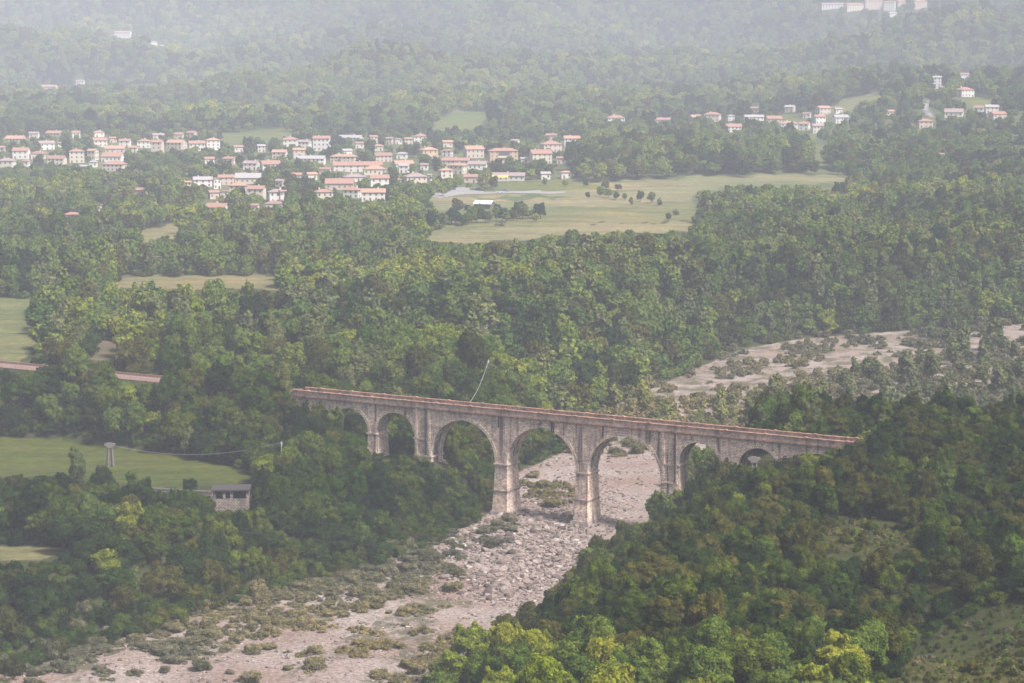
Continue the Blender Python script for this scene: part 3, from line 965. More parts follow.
def trunk_mesh(name, h, seed, lean=.3, multi=1):
    rng = random.Random(seed); mb = MB()
    for m in range(multi):
        dx, dy = rng.uniform(-lean, lean), rng.uniform(-lean, lean)
        ox, oy = (rng.uniform(-.4, .4), rng.uniform(-.4, .4)) if multi > 1 else (0, 0)
        r = .22 / math.sqrt(multi)
        pts = [(ox, oy, -.8), (ox + dx * .3, oy + dy * .3, h * .3), (ox + dx, oy + dy, h * .62), (ox + dx * 1.5, oy + dy * 1.2, h * .85)]
        mb.tube(pts, [r, r * .8, r * .5, r * .2], 6)
        for k in range(4):
            a = rng.uniform(0, 6.28); z = h * rng.uniform(.3, .6)
            b0 = Vector((ox + dx * .6, oy + dy * .6, z)); b1 = b0 + Vector((math.cos(a) * h * .22, math.sin(a) * h * .22, h * .2))
            mb.tube([b0, (b0 + b1) / 2 + Vector((0, 0, -.1)), b1], [r * .45, r * .3, r * .12], 5)
    return mb.mesh(name, M['bark'])


def rock_mesh(name, seed, mat):
    rng = np.random.RandomState(seed); V, F = ICO2
    v = V.copy()
    for k in range(7):      # facet the stone with a few cutting planes
        d = rng.normal(size=3); d /= np.linalg.norm(d); c = rng.uniform(.55, .85)
        t = v @ d; v = v - np.outer(np.maximum(t - c, 0), d)
    v *= rng.uniform(.75, 1.2, 3) * np.array([1.15, 1, .7])
    v += rng.normal(size=v.shape) * .02
    return np_mesh(name, v, F, mat, False)


# kinds of plants: (crown shape, material, words)
KINDS = [
    ('round', 'leaf_mid'), ('round', 'leaf_olive'), ('broad', 'leaf_mid'), ('broad', 'leaf_bright'), ('round', 'leaf_dark'), ('tall', 'leaf_willow'),
    ('tall', 'leaf_mid'), ('bush', 'leaf_olive'), ('bush', 'leaf_mid'), ('wisp', 'leaf_scrub'), ('bush', 'leaf_scrub'), ('conical', 'leaf_dark'), ('round', 'leaf_bright'), ('broad', 'leaf_olive'), ('bush', 'leaf_dark'), ('broad', 'leaf_dark'), ('round', 'leaf_near'), ('broad', 'leaf_near'), ('bush', 'leaf_near'), ('tall', 'leaf_near')]
DIM = {'round': (3.9, 8.2), 'broad': (4.3, 7.2), 'tall': (2.6, 10.4), 'bush': (2.2, 3.4), 'wisp': (1.8, 3.0), 'conical': (2.2, 8.8)}
CNT = {'round': 7600, 'broad': 8200, 'tall': 6800, 'bush': 2600, 'wisp': 2200, 'conical': 5200}
NEAR, FAR, TRUNKS = [], [], []
for i, (sh, mt) in enumerate(KINDS):
    NEAR.append(crown_mesh('crown', sh, 100 + i, M[mt], CNT[sh], .30 if sh not in ('bush', 'wisp') else .22))
    FAR.append(crown_mesh('crown', sh, 100 + i, M[mt], CNT[sh] // 8, .85 if sh not in ('bush', 'wisp') else .55))
    TRUNKS.append(trunk_mesh('trunk', DIM[sh][1], 200 + i, .3, 3 if sh in ('bush', 'wisp') else 1))
ROCKS = [rock_mesh('boulder', 300 + i, M['river_stone']) for i in range(6)]

# ------------------------------------------------------------------ where the plants stand
rng = np.random.RandomState(7)


def jitter_grid(y0, y1, spacing, half=.36, pad=12):
    out = []
    y = y0
    ys = np.arange(y0, y1, spacing * .87)
    for k, yy in enumerate(ys):
        w = yy * half + pad
        xs = np.arange(-w, w, spacing) + (spacing / 2 if k % 2 else 0)
        out.append(np.stack([xs, np.full(len(xs), yy)], 1))
    P = np.concatenate(out)
    return P + rng.uniform(-.42, .42, P.shape) * spacing


# houses on the ground, first, so that the trees leave them room
for h in HOUSES:
    cx = (h['x0'] + h['x1']) / 2
    p = hit(cx, h['y1'])
    h['p'] = p; h['d'] = project(*p)[2]
    h['w'] = (h['x1'] - h['x0']) * h['d'] / F_PX
    h['hm'] = (h['y1'] - h['y0']) * h['d'] / F_PX


def blocked(x, y, z, hgt, rad):
    """true where a plant must not stand: fields, roads, river bed, in front of houses or the viaduct."""
    bad = np.zeros(len(x), bool)
    for frac in (0.0, .35, .7, .97):
        px, py, dep = project(x, y, z + hgt * frac)
        for tone, poly in FIELDS:
            bad |= in_poly(px, py, poly, 3)
        bad |= in_poly(px, py, ROAD) | in_poly(px, py, TRACK)
        for poly in OPEN_WATER:
            bad |= in_poly(px, py, poly)
        s, n = rail_coords(x, y)
        front = (n < B_WID / 2) & (y < 560)
        for off in (-.7, 0, .7):
            bad |= front & in_poly(px + off * rad * F_PX / dep, py, BRIDGE_VIEW)
    px, py, dep = project(x, y, z + hgt * .9)
    pxb, pyb, _ = project(x, y, z)
    rp = rad * F_PX / dep
    far = y > 700
    for h in HOUSES:
        # the crown reaches over the lower part of a house only a little
        bad |= far & (y < h['p'][1] + h['w'] * .6) & (px + rp * .6 > h['x0']) & (px - rp * .6 < h['x1']) & (py < h['y1'] - (h['y1'] - h['y0']) * .24) & (pyb > h['y0'])
        bad |= (np.abs(x - h['p'][0]) < h['w'] * .55 + 2) & (np.abs(y - h['p'][1]) < h['w'] * .5 + 3)
    # the line itself
    bad |= (np.abs(n) < 4.2 + rad * .25) & ((s < 2) | (s > B_LEN - 2)) & (y < 640) & (s > -95) & (s < B_LEN + 10)
    bad |= (np.abs(n) < B_WID / 2 + 2.0 + rad * .3) & (s > 0) & (s < B_LEN)
    return bad


X, Y, KI, SC, ROLE = [], [], [], [], []


def add(P, kinds, probs, s0, s1, role, keep=None):
    n = len(P)
    if n == 0: return
    k = rng.choice(kinds, n, p=np.array(probs) / sum(probs))
    s = rng.uniform(s0, s1, n)
    x, y = P[:, 0], P[:, 1]
    z = height(x, y)
    if role == 2: s = s * np.clip(1 + .24 * wave(x, y, 95, 55), .62, 1.5)
    rad = np.array([DIM[KINDS[i][0]][0] for i in k]) * s; hg = np.array([DIM[KINDS[i][0]][1] for i in k]) * s
    ok = ~blocked(x, y, z, hg, rad)
    if keep is not None: ok &= keep
    X.append(x[ok]); Y.append(y[ok]); KI.append(k[ok]); SC.append(s[ok]); ROLE.append(np.full(ok.sum(), role))


def patchy(P, scale, seed): return wave(P[:, 0], P[:, 1], scale, seed)


# near right slope
P = jitter_grid(215, 500, 3.7, .37, 8); sdv, side = flood_sd(P[:, 0], P[:, 1]); rgt = (side >= N_LEFT) & (side < len(FLOOD) - 1)
P = P[(sdv > .5) & rgt]
px, py, _ = project(P[:, 0], P[:, 1], height(P[:, 0], P[:, 1]) + 4)
low = (py > 640) & (px < 900)
mid = ~low
Pm = P[mid]; sel = rng.uniform(size=len(Pm)) < .86
Pm = Pm[sel]; pn = patchy(Pm, 40, 21)
bright = pn > .9
add(Pm[pn <= .4], [16, 1, 4, 7, 18, 13, 19, 3, 0], [4, 4, 5, 2, 3, 3, 1, .12, 1.2], .34, .76, 0)
add(Pm[pn > .4], [16, 1, 14, 13, 4, 12, 18], [3, 3, 3, 3, 3, .25, 3], .30, .68, 0)
Pl = P[low]; sel = rng.uniform(size=len(Pl)) < .5
add(Pl[sel], [3, 12, 2, 16, 4, 17, 0], [4.2, 3, 4.5, 1.5, 1, 1.5, 3], .45, .92, 0)
# land right of the viaduct's end and the far bank behind it
P = jitter_grid(470, 560, 4.6, .37, 8); sdv, side = flood_sd(P[:, 0], P[:, 1]); rgt = (side >= N_LEFT) & (side < len(FLOOD) - 1)
P = P[(sdv > 2) & rgt]
add(P, [16, 1, 4, 3, 19, 13, 11, 5, 0], [3, 3, 2.5, .7, .7, 2, .4, .5, 1.5], .45, .85, 0)
# left bank up to the railway
P = jitter_grid(300, 600, 4.7, .37, 8); sdv, side = flood_sd(P[:, 0], P[:, 1]); lft = (side < N_LEFT) | (side >= len(FLOOD) - 1)
P = P[(sdv > 3) & lft]; pn = patchy(P, 60, 22)
add(P[pn < .5], [16, 1, 4, 17, 19, 13, 15, 3, 0, 5], [4, 2, 4, 4, 2, 2, 3, .2, 1.0, .4], .5, 1.08, 1)
add(P[pn >= .5], [16, 3, 17, 4, 5, 0], [4, .5, 4, 2, .8, 1.5], .55, 1.0, 1)
# low fringe of the left bank
P = jitter_grid(340, 520, 3.4, .37, 8); sdv, side = flood_sd(P[:, 0], P[:, 1]); lft = (side < N_LEFT) | (side >= len(FLOOD) - 1)
P = P[(sdv > -2) & (sdv < 7) & lft]
add(P, [7, 18, 10], [3, 4, .7], .55, 1.1, 1)
# middle woods
P = jitter_grid(600, 1420, 6.6, .37, 10); sdv, side = flood_sd(P[:, 0], P[:, 1]); P = P[(sdv > 3) & ((side < N_LEFT) | (side >= len(FLOOD) - 1))]
pn = patchy(P, 150, 23); pm = patchy(P, 420, 24)
dens = (rng.uniform(size=len(P)) < np.where(P[:, 1] > 1150, .75, .95)) & (patchy(P, 75, 71) < 1.25)
near = P[:, 1] < 720
for cond, kinds, pr, s0, s1 in (
        (pn > .45, [3, 12, 2, 0, 5], [2.4, 2, 3, 2, 1.4], .62, 1.3),
        ((pn <= .45) & (pn > -.5), [0, 2, 5, 1, 6, 4, 13, 3], [4, 3, 2.2, 2, 1, 1.2, 1.5, .9], .6, 1.35),
        (pn <= -.5, [4, 0, 1, 6, 11, 5], [3, 3, 2, 1, .25, 1], .65, 1.35)):
    add(P[cond & dens], kinds, pr, s0, s1, 2)
# the village, thinly planted, and the wooded knoll beside it
P = jitter_grid(1420, 1960, 9.5, .37, 12)
pn = patchy(P, 170, 25)
px, py, _ = project(P[:, 0], P[:, 1], height(P[:, 0], P[:, 1]))
knoll = in_poly(px, py, [(545, 190), (560, 160), (600, 120), (660, 112), (800, 125), (830, 150), (830, 185)]) | (px > 830) & (py > 150)
dens = rng.uniform(size=len(P)) < np.where(knoll, 1.0, np.where(pn > .2, .9, .6))
add(P[dens & knoll], [4, 0, 2, 1], [3, 4, 2, 1], 1.2, 1.75, 2)
add(P[dens & ~knoll], [4, 0, 2, 1, 6, 8, 3], [2.5, 3, 2, 1, .7, 2, .5], .7, 1.15, 2)
# hills
for y0_, y1_, sp_, a_, b_ in ((1960, 2900, 12.0, 1.0, 1.9), (2900, 4900, 14.5, 1.2, 2.3)):
    P = jitter_grid(y0_, y1_, sp_, .37, 20)
    zz = height(P[:, 0], P[:, 1]); px, py, _ = project(P[:, 0], P[:, 1], zz)
    P = P[(py > -25)]; pn = patchy(P, 420, 26)
    add(P[pn > .3], [0, 2, 12, 1, 3], [3, 3, 1.4, 1, 1.4], a_, b_, 2)
    add(P[pn <= .3], [0, 4, 2, 1, 11], [4, 3, 2, 1, .2], a_, b_, 2)
# willow scrub over the upstream river bed
P = jitter_grid(585, 900, 3.9, .37, 10); sdv, side = flood_sd(P[:, 0], P[:, 1])
px, py, _ = project(P[:, 0], P[:, 1], height(P[:, 0], P[:, 1]))
thick = patchy(P, 45, 27) + .5 * patchy(P, 16, 28)
lim = np.where(py < 372, .15, np.where(py > 425, .0, -.42))
P = P[(sdv < -.5) & (thick > lim)]
add(P, [9, 10, 5, 7], [4, 4, .55, .35], .5, 1.1, 3)
# islands of scrub in the upstream channel
P = jitter_grid(690, 880, 3.4, .31, 5); sdv, side = flood_sd(P[:, 0], P[:, 1])
px, py, _ = project(P[:, 0], P[:, 1], height(P[:, 0], P[:, 1]))
pn = patchy(P, 38, 61) + .4 * patchy(P, 12, 62)
P = P[(sdv < 1) & in_poly(px, py, OPEN_WATER[-1]) & (pn > .08)]
X.append(P[:, 0]); Y.append(P[:, 1]); KI.append(rng.choice([9, 10], len(P))); SC.append(rng.uniform(.35, .9, len(P))); ROLE.append(np.full(len(P), 3))
# lone scrub on the near river bed
P = jitter_grid(345, 590, 2.7, .37, 5); sdv, side = flood_sd(P[:, 0], P[:, 1])
x, y = P[:, 0], P[:, 1]
px, py, _ = project(x, y, height(x, y))
SHRUBBY = [(150, 660), (200, 622), (260, 590), (330, 572), (392, 556), (440, 552), (455, 570), (400, 600), (340, 620), (250, 640), (190, 668)]
SHRUB2 = [(470, 540), (500, 518), (520, 516), (505, 548), (478, 548)]
SHRUB3 = [(525, 470), (556, 482), (578, 488), (578, 512), (540, 505), (522, 490)]
inz = in_poly(px, py, SHRUBBY); in2 = in_poly(px, py, SHRUB2) | in_poly(px, py, SHRUB3)
pn = patchy(P, 14, 29)
k1 = (sdv < 0) & ((inz & (pn > -.95)) | (in2 & (pn > -.1)) | ((sdv > -34) & (y < 470) & (pn > .3) & (rng.uniform(size=len(P)) < .55) & (px < 460)) | ((sdv > -9) & (y < 500) & (px < 460) & (rng.uniform(size=len(P)) < .6)) | (rng.uniform(size=len(P)) < .006))
Ps = P[k1]
kk = rng.choice([9, 10], len(Ps), p=[.5, .5]); s_ = rng.uniform(.3, .9, len(Ps)) ** 1.2
okv = y[k1] > 0
X.append(Ps[okv][:, 0]); Y.append(Ps[okv][:, 1]); KI.append(kk[okv]); SC.append(s_[okv]); ROLE.append(np.full(okv.sum(), 4))

# a few plants whose place and height the photograph shows plainly: (column, row of the top, along-view distance, kind)
sB = lambda px, off: (B0 + BU * s_of_px(px) + BV * off)
PL = []
for px, top, off, k in ((297, 403, -4, 4), (304, 400, -6, 1), (312, 404, -5, 6), (320, 401, -7, 4), (329, 405, -5, 1), (337, 411, -6, 4), (345, 405, -4, 6), (352, 418, -7, 4), (361, 432, -8, 15), (300, 425, -10, 4),
                        (318, 430, -12, 15), (335, 436, -12, 1), (378, 461, -9, 4), (396, 452, -8, 4), (415, 455, -8, 15), (432, 462, -9, 4), (448, 463, -10, 1), (466, 470, -10, 4), (482, 492, -8, 15),
                        (728, 450, -4, 11), (713, 467, -7, 4), (740, 462, -8, 1), (762, 466, -8, 4), (776, 462, -5, 1), (793, 458, -5, 4), (806, 456, -6, 1), (822, 453, -6, 12), (838, 452, -6, 0), (853, 449, -6, 4), (868, 446, -5, 1),
                        (690, 480, -7, 2), (675, 490, -7, 2)):
    q = sB(px, off); PL.append((q[0], q[1], top, k))
for px, top, yy, k in ((77, 441, 480, 5), (101, 466, 470, 4), (132, 470, 474, 6), (60, 472, 472, 4), (15, 476, 470, 1), (190, 478, 478, 4), (262, 455, 482, 3), (290, 447, 490, 12), (272, 470, 480, 4), (240, 475, 508, 0), (690, 447, 511, 5), (701, 446, 513, 0), (712, 447, 509, 5), (742, 452, 494, 4), (752, 450, 492, 0), (764, 450, 490, 4), (773, 452, 489, 16)):
    x = (px - 512) / F_PX * (yy * CP + 88 * SP); PL.append((x, yy, top, k))
for px, top, off, k in ((268, 386, -5, 4), (276, 387, -5, 16), (284, 387.5, -5, 4), (290, 391, -5, 1), (872, 438, -3, 16), (862, 442.5, -5, 4), (880, 436, -4, 1), (846, 447, -5, 16)):
    q = sB(px, off); PL.append((q[0], q[1], top, k))
gx = np.array([q[0] for q in PL]); gy = np.array([q[1] for q in PL]); gz = height(gx, gy) - .15
need = np.array([CAM_H + (ray(512, q[2])[2] / ray(512, q[2])[1]) * q[1] for q in PL]) - gz
kk_ = np.array([q[3] for q in PL]); hk = np.array([DIM[KINDS[k][0]][1] for k in kk_])
sc_ = np.clip(need / hk, .3, 1.7)
X.append(gx); Y.append(gy); KI.append(kk_); SC.append(sc_); ROLE.append(np.where(gx < 30, 1, 0))
n_placed0 = sum(len(q) for q in X) - len(PL); n_placed1 = n_placed0 + len(PL)
n_main = sum(len(q) for q in X)
# undergrowth that closes the ground between the trees
P = jitter_grid(210, 620, 2.3, .37, 8); sdv, side = flood_sd(P[:, 0], P[:, 1]); rgt = (side >= N_LEFT) & (side < len(FLOOD) - 1)
for sel, role, kinds, pr in ((rgt, 0, [7, 18, 14], [3, 4, 4]), (~rgt, 1, [7, 18, 14], [2, 4, 4])):
    Q = P[sel & (sdv > .3)]
    add(Q, kinds, pr, .35, .85, role)
P = jitter_grid(430, 610, 3.6, .12, 20); sdv, side = flood_sd(P[:, 0], P[:, 1])
P = P[(sdv > 1) & (P[:, 0] > -80) & (P[:, 0] < 60)]
add(P, [16, 1, 4, 17, 19], [3, 2, 3, 2, 1], .34, .62, 1)
P = jitter_grid(600, 1100, 4.6, .37, 10); sdv, side = flood_sd(P[:, 0], P[:, 1])
P = P[(sdv > 0)]
add(P, [7, 8, 10], [3, 4, .8], .7, 1.3, 2)
P = jitter_grid(455, 640, 1.7, .30, 10); s, n = rail_coords(P[:, 0], P[:, 1])
P = P[(np.abs(n) > 4.6) & (np.abs(n) < 17) & (s < 6) & (s > -260)]
add(P, [7, 18, 14], [3, 4, 2], .18, .5, 1)
P = jitter_grid(430, 500, 1.9, .25, 10); s, n = rail_coords(P[:, 0], P[:, 1])
P = P[(n < -1) & (n > -30) & (s > 108) & (s < 170)]
add(P, [7, 18, 14], [3, 4, 2], .22, .6, 0)
P = jitter_grid(480, 600, 4.0, .3, 10); s, n = rail_coords(P[:, 0], P[:, 1])
P = P[(n > 7) & (n < 70) & (s > 103 - n * .50) & (s < 140 - n * .4)]
add(P, [5, 0, 6, 10, 2], [2, 3, 2, 2, 2], .5, .85, 0)
# brambles growing inside the sixth to eighth arches
_u = rng.uniform(size=(90, 2)); _s = 106.5 + _u[:, 0] * 41; _n = -2.0 + _u[:, 1] * 8
_ok = np.zeros(90, bool)
for (a_, b_, _c, _d) in OPENINGS[5:]: _ok |= (_s > a_ + .8) & (_s < b_ - .8)
_s, _n = _s[_ok], _n[_ok]
X.append(B0[0] + BU[0] * _s + BV[0] * (_n + B_WID / 2)); Y.append(B0[1] + BU[1] * _s + BV[1] * (_n + B_WID / 2))
KI.append(rng.choice([18, 14, 8], len(_s))); SC.append(rng.uniform(.3, .55, len(_s))); ROLE.append(np.full(len(_s), 0))
# rough grass tufts of the clearings
P = jitter_grid(230, 460, 1.25, .30, 5); x, y = P[:, 0], P[:, 1]; z = height(x, y)
px, py, _ = project(x, y, z); r_ = np.zeros(len(P), bool)
for tone, poly in FIELDS:
    if tone == 'rough': r_ |= in_poly(px, py, poly, 3)
sdv, side = flood_sd(x, y)
pn = patchy(P, 12, 41)
r_ &= (sdv > 0) & (pn > -.6)
P = P[r_]; s_ = rng.uniform(.10, .26, len(P)) * np.where(patchy(P, 9, 43) > .7, 2.0, 1.0)
X.append(P[:, 0]); Y.append(P[:, 1]); KI.append(rng.choice([7, 9, 8], len(P), p=[.5, .3, .2])); SC.append(s_); ROLE.append(np.full(len(P), 0))
X = np.concatenate(X); Y = np.concatenate(Y); KI = np.concatenate(KI); SC = np.concatenate(SC); ROLE = np.concatenate(ROLE)
Z = height(X, Y) - .15
RZ = rng.uniform(0, 2 * math.pi, len(X)); SX = SC * rng.uniform(.88, 1.14, len(X)); SZ = SC * rng.uniform(.78, 1.32, len(X))
SX = np.where(ROLE == 4, SX * 1.25, SX); SZ = np.where(ROLE == 4, SZ * .72, SZ)
SZ[n_placed0:n_placed1] = SC[n_placed0:n_placed1]; SX[n_placed0:n_placed1] = np.clip(SC[n_placed0:n_placed1], .45, .9)
RADm = np.array([DIM[KINDS[i][0]][0] for i in KI]) * SX; HGT = np.array([DIM[KINDS[i][0]][1] for i in KI]) * SZ

# which plants show largest: a coarse coverage test from near to far
PXc, PYc, DEP = project(X, Y, Z + HGT * .55)
rpx = RADm * F_PX / DEP; hpx = HGT * .5 * F_PX / DEP
cover = np.zeros((H_PX, W_PX), bool); VIS = np.zeros(len(X)); VX = PXc.copy(); VY = PYc.copy()
yy0, xx0 = np.mgrid[0:H_PX, 0:W_PX]
order = np.argsort(DEP)
for i in order[:32000]:
    if DEP[i] > 760: break
    x0, x1 = int(max(0, PXc[i] - rpx[i])), int(min(W_PX, PXc[i] + rpx[i] + 1)); y0, y1 = int(max(0, PYc[i] - hpx[i])), int(min(H_PX, PYc[i] + hpx[i] + 1))
    if x1 <= x0 or y1 <= y0: continue
    m = (((xx0[y0:y1, x0:x1] - PXc[i]) / rpx[i]) ** 2 + ((yy0[y0:y1, x0:x1] - PYc[i]) / hpx[i]) ** 2 < .85) & ~cover[y0:y1, x0:x1]
    c = m.sum(); VIS[i] = c
    if c: VX[i] = xx0[y0:y1, x0:x1][m].mean(); VY[i] = yy0[y0:y1, x0:x1][m].mean()
    cover[y0:y1, x0:x1] |= m

is_main = np.arange(len(X)) < n_main
is_bush = np.array([KINDS[i][0] in ('bush', 'wisp') for i in KI])


def largest(mask, n):
    idx = np.nonzero(mask)[0]
    return list(idx[np.argsort(-VIS[idx])[:n]])


IND_TREES = largest(~is_bush & (VIS > 40), 290)
IND_BUSH = largest(is_bush & is_main & (VIS > 14), 250)
# every kind of crown stands at least once as a plant of its own
for k in range(len(KINDS)):
    have = [i for i in IND_TREES + IND_BUSH if KI[i] == k and DEP[i] < 640]
    if not have:
        idx = np.nonzero((KI == k) & (DEP < 640))[0]
        if len(idx): (IND_BUSH if is_bush[idx[0]] else IND_TREES).append(int(idx[np.argmax(VIS[idx])]))
IND = set(IND_TREES) | set(IND_BUSH)

COLWORD = {'leaf_near': 'deep green', 'leaf_mid': 'green', 'leaf_olive': 'olive green', 'leaf_bright': 'bright yellow-green', 'leaf_dark': 'dark green', 'leaf_willow': 'greyish green', 'leaf_scrub': 'grey-green'}
SHAPEWORD = {'round': 'round-crowned', 'broad': 'broad-crowned', 'tall': 'slender upright', 'conical': 'pointed', 'bush': 'rounded', 'wisp': 'wispy'}
LAND = [(508, 480, "the viaduct's left mid-river pier"), (590, 490, "the viaduct's right mid-river pier"), (423, 445, "the heavy pier left of the big arches"), (669, 468, "the heavy pier right of the big arches"),
        (395, 430, "the viaduct's second arch"), (699, 462, 'the sixth arch'), (758, 462, 'the seventh arch'), (310, 392, "the viaduct's left end"), (866, 445, "the viaduct's right end"),
        (231, 500, 'the roofless stone hut'), (110, 455, 'the concrete pylon'), (281, 455, 'the pale cable pole'), (133, 522, 'the wooden pole'), (865, 536, 'the grassy clearing'),
        (960, 650, 'the grassy slope'), (90, 462, 'the green meadow'), (210, 463, "the meadow's far corner"), (40, 554, 'the tan strip of path'), (440, 645, "the slope's river edge"),
        (535, 600, 'the boulder field'), (640, 640, "the slope's lower edge"), (750, 660, 'the near slope'), (760, 590, 'the dark hollow of the slope'), (990, 540, 'the right slope crest'), (690, 540, "the slope's river side"),
        (60, 620, 'the dark left bank'), (190, 570, 'the middle of the left bank'), (330, 530, 'the wooded left bank'), (440, 520, 'the riverside thicket'), (960, 440, 'the railway in the trees'), (80, 372, 'the reddish railway cutting'),
        (300, 620, 'the shrubby gravel bar'), (120, 665, 'the lower gravel bar'), (370, 645, 'the bare gravel channel'), (550, 490, 'the gravel under the arch'), (780, 365, 'the upstream gravel bar'), (900, 400, 'the upstream scrub'), (490, 370, 'the thin white mast')]
used_labels = {}


def place_words(px, py):
    l = min(LAND, key=lambda q: (q[0] - px) ** 2 + ((q[1] - py) * 1.4) ** 2)
    dx, dy = px - l[0], py - l[1]
    if abs(dx) < 9 and abs(dy) < 7: return 'right at ' + l[2]
    far_ = math.hypot(dx, dy)
    adv = 'just ' if far_ < 22 else ('well ' if far_ > 48 else '')
    h_ = 'left of' if dx < 0 else 'right of'; v_ = 'above' if dy < 0 else 'below'
    if abs(dx) > 2.2 * abs(dy): return adv + h_ + ' ' + l[2]
    if abs(dy) > 2.2 * abs(dx): return adv + v_ + ' ' + l[2]
    return adv + v_ + ' and ' + h_ + ' ' + l[2]


ORD = ['', 'second ', 'third ', 'fourth ', 'fifth ', 'sixth ', 'seventh ', 'eighth ', 'ninth ', 'tenth ', 'eleventh ', 'twelfth ', 'thirteenth ', 'fourteenth ', 'fifteenth ', 'sixteenth ']


def shorten(t):
    for a, b in ((' the ', ' '), (', ', ' '), (' from left', ' from left')):
        if len(t.replace('-', ' ').split()) <= 16: break
        t = t.replace(a, b)
    for a in ('just ', 'well ', 'rounded ', 'river ', 'pale ', ' counted', 'mid-river ', 'lower ', ' and'):
        if len(t.replace('-', ' ').split()) <= 16: break
        t = t.replace(a, '')
    return t


def label_all(items):
    """items: (key, look, noun, px, py) -> labels that single each one out: look and place, then the order from the left among equals."""
    groups = {}
    for k, look, noun, px, py in items:
        groups.setdefault((look, noun, place_words(px, py)), []).append((px, k))
    out = {}
    for (look, noun, where), mem in groups.items():
        mem.sort()
        for j, (_, k) in enumerate(mem):
            if len(mem) == 1: t = f'{look} {noun} {where}'
            elif j == 0: t = f'leftmost {look} {noun} {where}'
            elif j == len(mem) - 1: t = f'rightmost {look} {noun} {where}'
            else: t = f'{ORD[min(j, 15)]}{look} {noun} from the left, {where}'
            out[k] = t
    return {k: shorten(t) for k, t in out.items()}


def size_word(v, kinds):
    return 'large ' if v > 1.02 else ('small ' if v < .62 else '')


items = []
for i in IND_TREES:
    items.append((i, size_word(SC[i], 0) + COLWORD[KINDS[KI[i]][1]] + ' ' + SHAPEWORD[KINDS[KI[i]][0]], 'tree', VX[i], VY[i]))
for i in IND_BUSH:
    items.append((i, size_word(SC[i] * 1.1, 0) + COLWORD[KINDS[KI[i]][1]] + ' ' + SHAPEWORD[KINDS[KI[i]][0]], 'bush', VX[i], VY[i]))
LAB = label_all(items)
GROUP = {0: 'trees on the near right slope', 1: 'trees on the left bank', 2: 'trees of the middle woods', 3: 'scrub on the upstream river bed', 4: 'bushes on the river gravel'}
first_of = {}
for i in sorted(IND, key=lambda q: DEP[q]):
    b = bool(is_bush[i])
    name = 'bush' if b else {'conical': 'conifer_tree'}.get(KINDS[KI[i]][0], 'broadleaf_tree')
    e = empty(name, (float(X[i]), float(Y[i]), float(Z[i])), float(RZ[i]))
    e.scale = (float(SX[i]), float(SX[i]), float(SZ[i]))
    gname = GROUP[int(ROLE[i])]
    if b: gname = gname.replace('trees', 'bushes')
    tag(e, LAB[i], 'bush' if b else 'tree', gname)
    near_ = DEP[i] < 640
    c = bpy.data.objects.new('crown' if not b else 'foliage', (NEAR if near_ else FAR)[KI[i]]); C.objects.link(c); c.parent = e
    t = bpy.data.objects.new('trunk' if not b else 'stem', TRUNKS[KI[i]]); C.objects.link(t); t.parent = e
    if near_ and KI[i] not in first_of: first_of[int(KI[i])] = c

# far reference trees: one lone real tree of each kind standing beside the fields
LONE = [(545, 186, 0, .62), (565, 187, 2, .60), (586, 187, 4, .55), (606, 190, 1, .75), (618, 191, 13, .6), (640, 202, 4, .8), (652, 203, 0, .8), (520, 215, 4, .9), (480, 210, 8, 1.2), (497, 212, 4, .55),
        (455, 190, 0, .9), (443, 196, 2, .8), (668, 219, 7, 1.0), (676, 215, 10, 1.0), (430, 218, 6, .9), (457, 214, 1, 1.0), (512, 219, 3, .6), (536, 222, 12, .55), (631, 205, 5, .5), (660, 205, 11, .5), (500, 226, 9, 1.2)]
_r = random.Random(4)
for _i in range(21):        # the tree row that crosses the pale fields
    _px = 428 + _i * 5.6 + _r.uniform(-1.5, 1.5)
    LONE.append((_px, 228 - _i * .5 + _r.uniform(-1.5, 1), _r.choice([0, 2, 4, 13, 0, 4]), _r.uniform(.65, 1.15)))
for _px, _py, _k, _s in ((600, 197, 0, .8), (609, 198, 2, .75), (616, 200, 4, .6), (625, 200, 0, .5), (588, 199, 4, .5), (659, 205, 0, .45), (467, 212, 4, .5), (475, 222, 0, .5)): LONE.append((_px, _py, _k, _s))
far_first = {}
lone_items = []
for j, (px, py, k, s) in enumerate(LONE):
    p = hit(px, py)
    e = empty('bush' if KINDS[k][0] in ('bush', 'wisp') else 'broadleaf_tree', tuple(p), j * 1.3); e.scale = (s, s, s)
    c = bpy.data.objects.new('crown', FAR[k]); C.objects.link(c); c.parent = e
    t = bpy.data.objects.new('trunk', TRUNKS[k]); C.objects.link(t); t.parent = e
    far_first[k] = c
    lone_items.append((e, COLWORD[KINDS[k][1]] + ' ' + SHAPEWORD[KINDS[k][0]], 'tree standing free in the pale field', px, py))
lone_items.sort(key=lambda q: q[3])
for j, (e, look, noun, px, py) in enumerate(lone_items):
    near_w = 'by the village road' if py < 196 else ('beside the white-roofed shed' if 470 < px < 540 else 'in the middle of the pale fields')
    tag(e, f'{look} lone tree {near_w}, number {j + 1}', 'tree', 'lone trees in the pale fields')
cnt = {}
for e, look, noun, px, py in lone_items:
    near_w = 'by the village road' if py < 196 else ('beside the white-roofed shed' if 470 < px < 540 else ('at the left edge of the pale fields' if px < 470 else 'in the middle of the pale fields'))
    cnt.setdefault((look, near_w), []).append(e)
for (look, near_w), es in cnt.items():
    for j, e in enumerate(es):
        pre = '' if len(es) == 1 else ('leftmost ' if j == 0 else ('rightmost ' if j == len(es) - 1 else ORD[j]))
        e['label'] = f'{pre}lone {look} tree {near_w}'


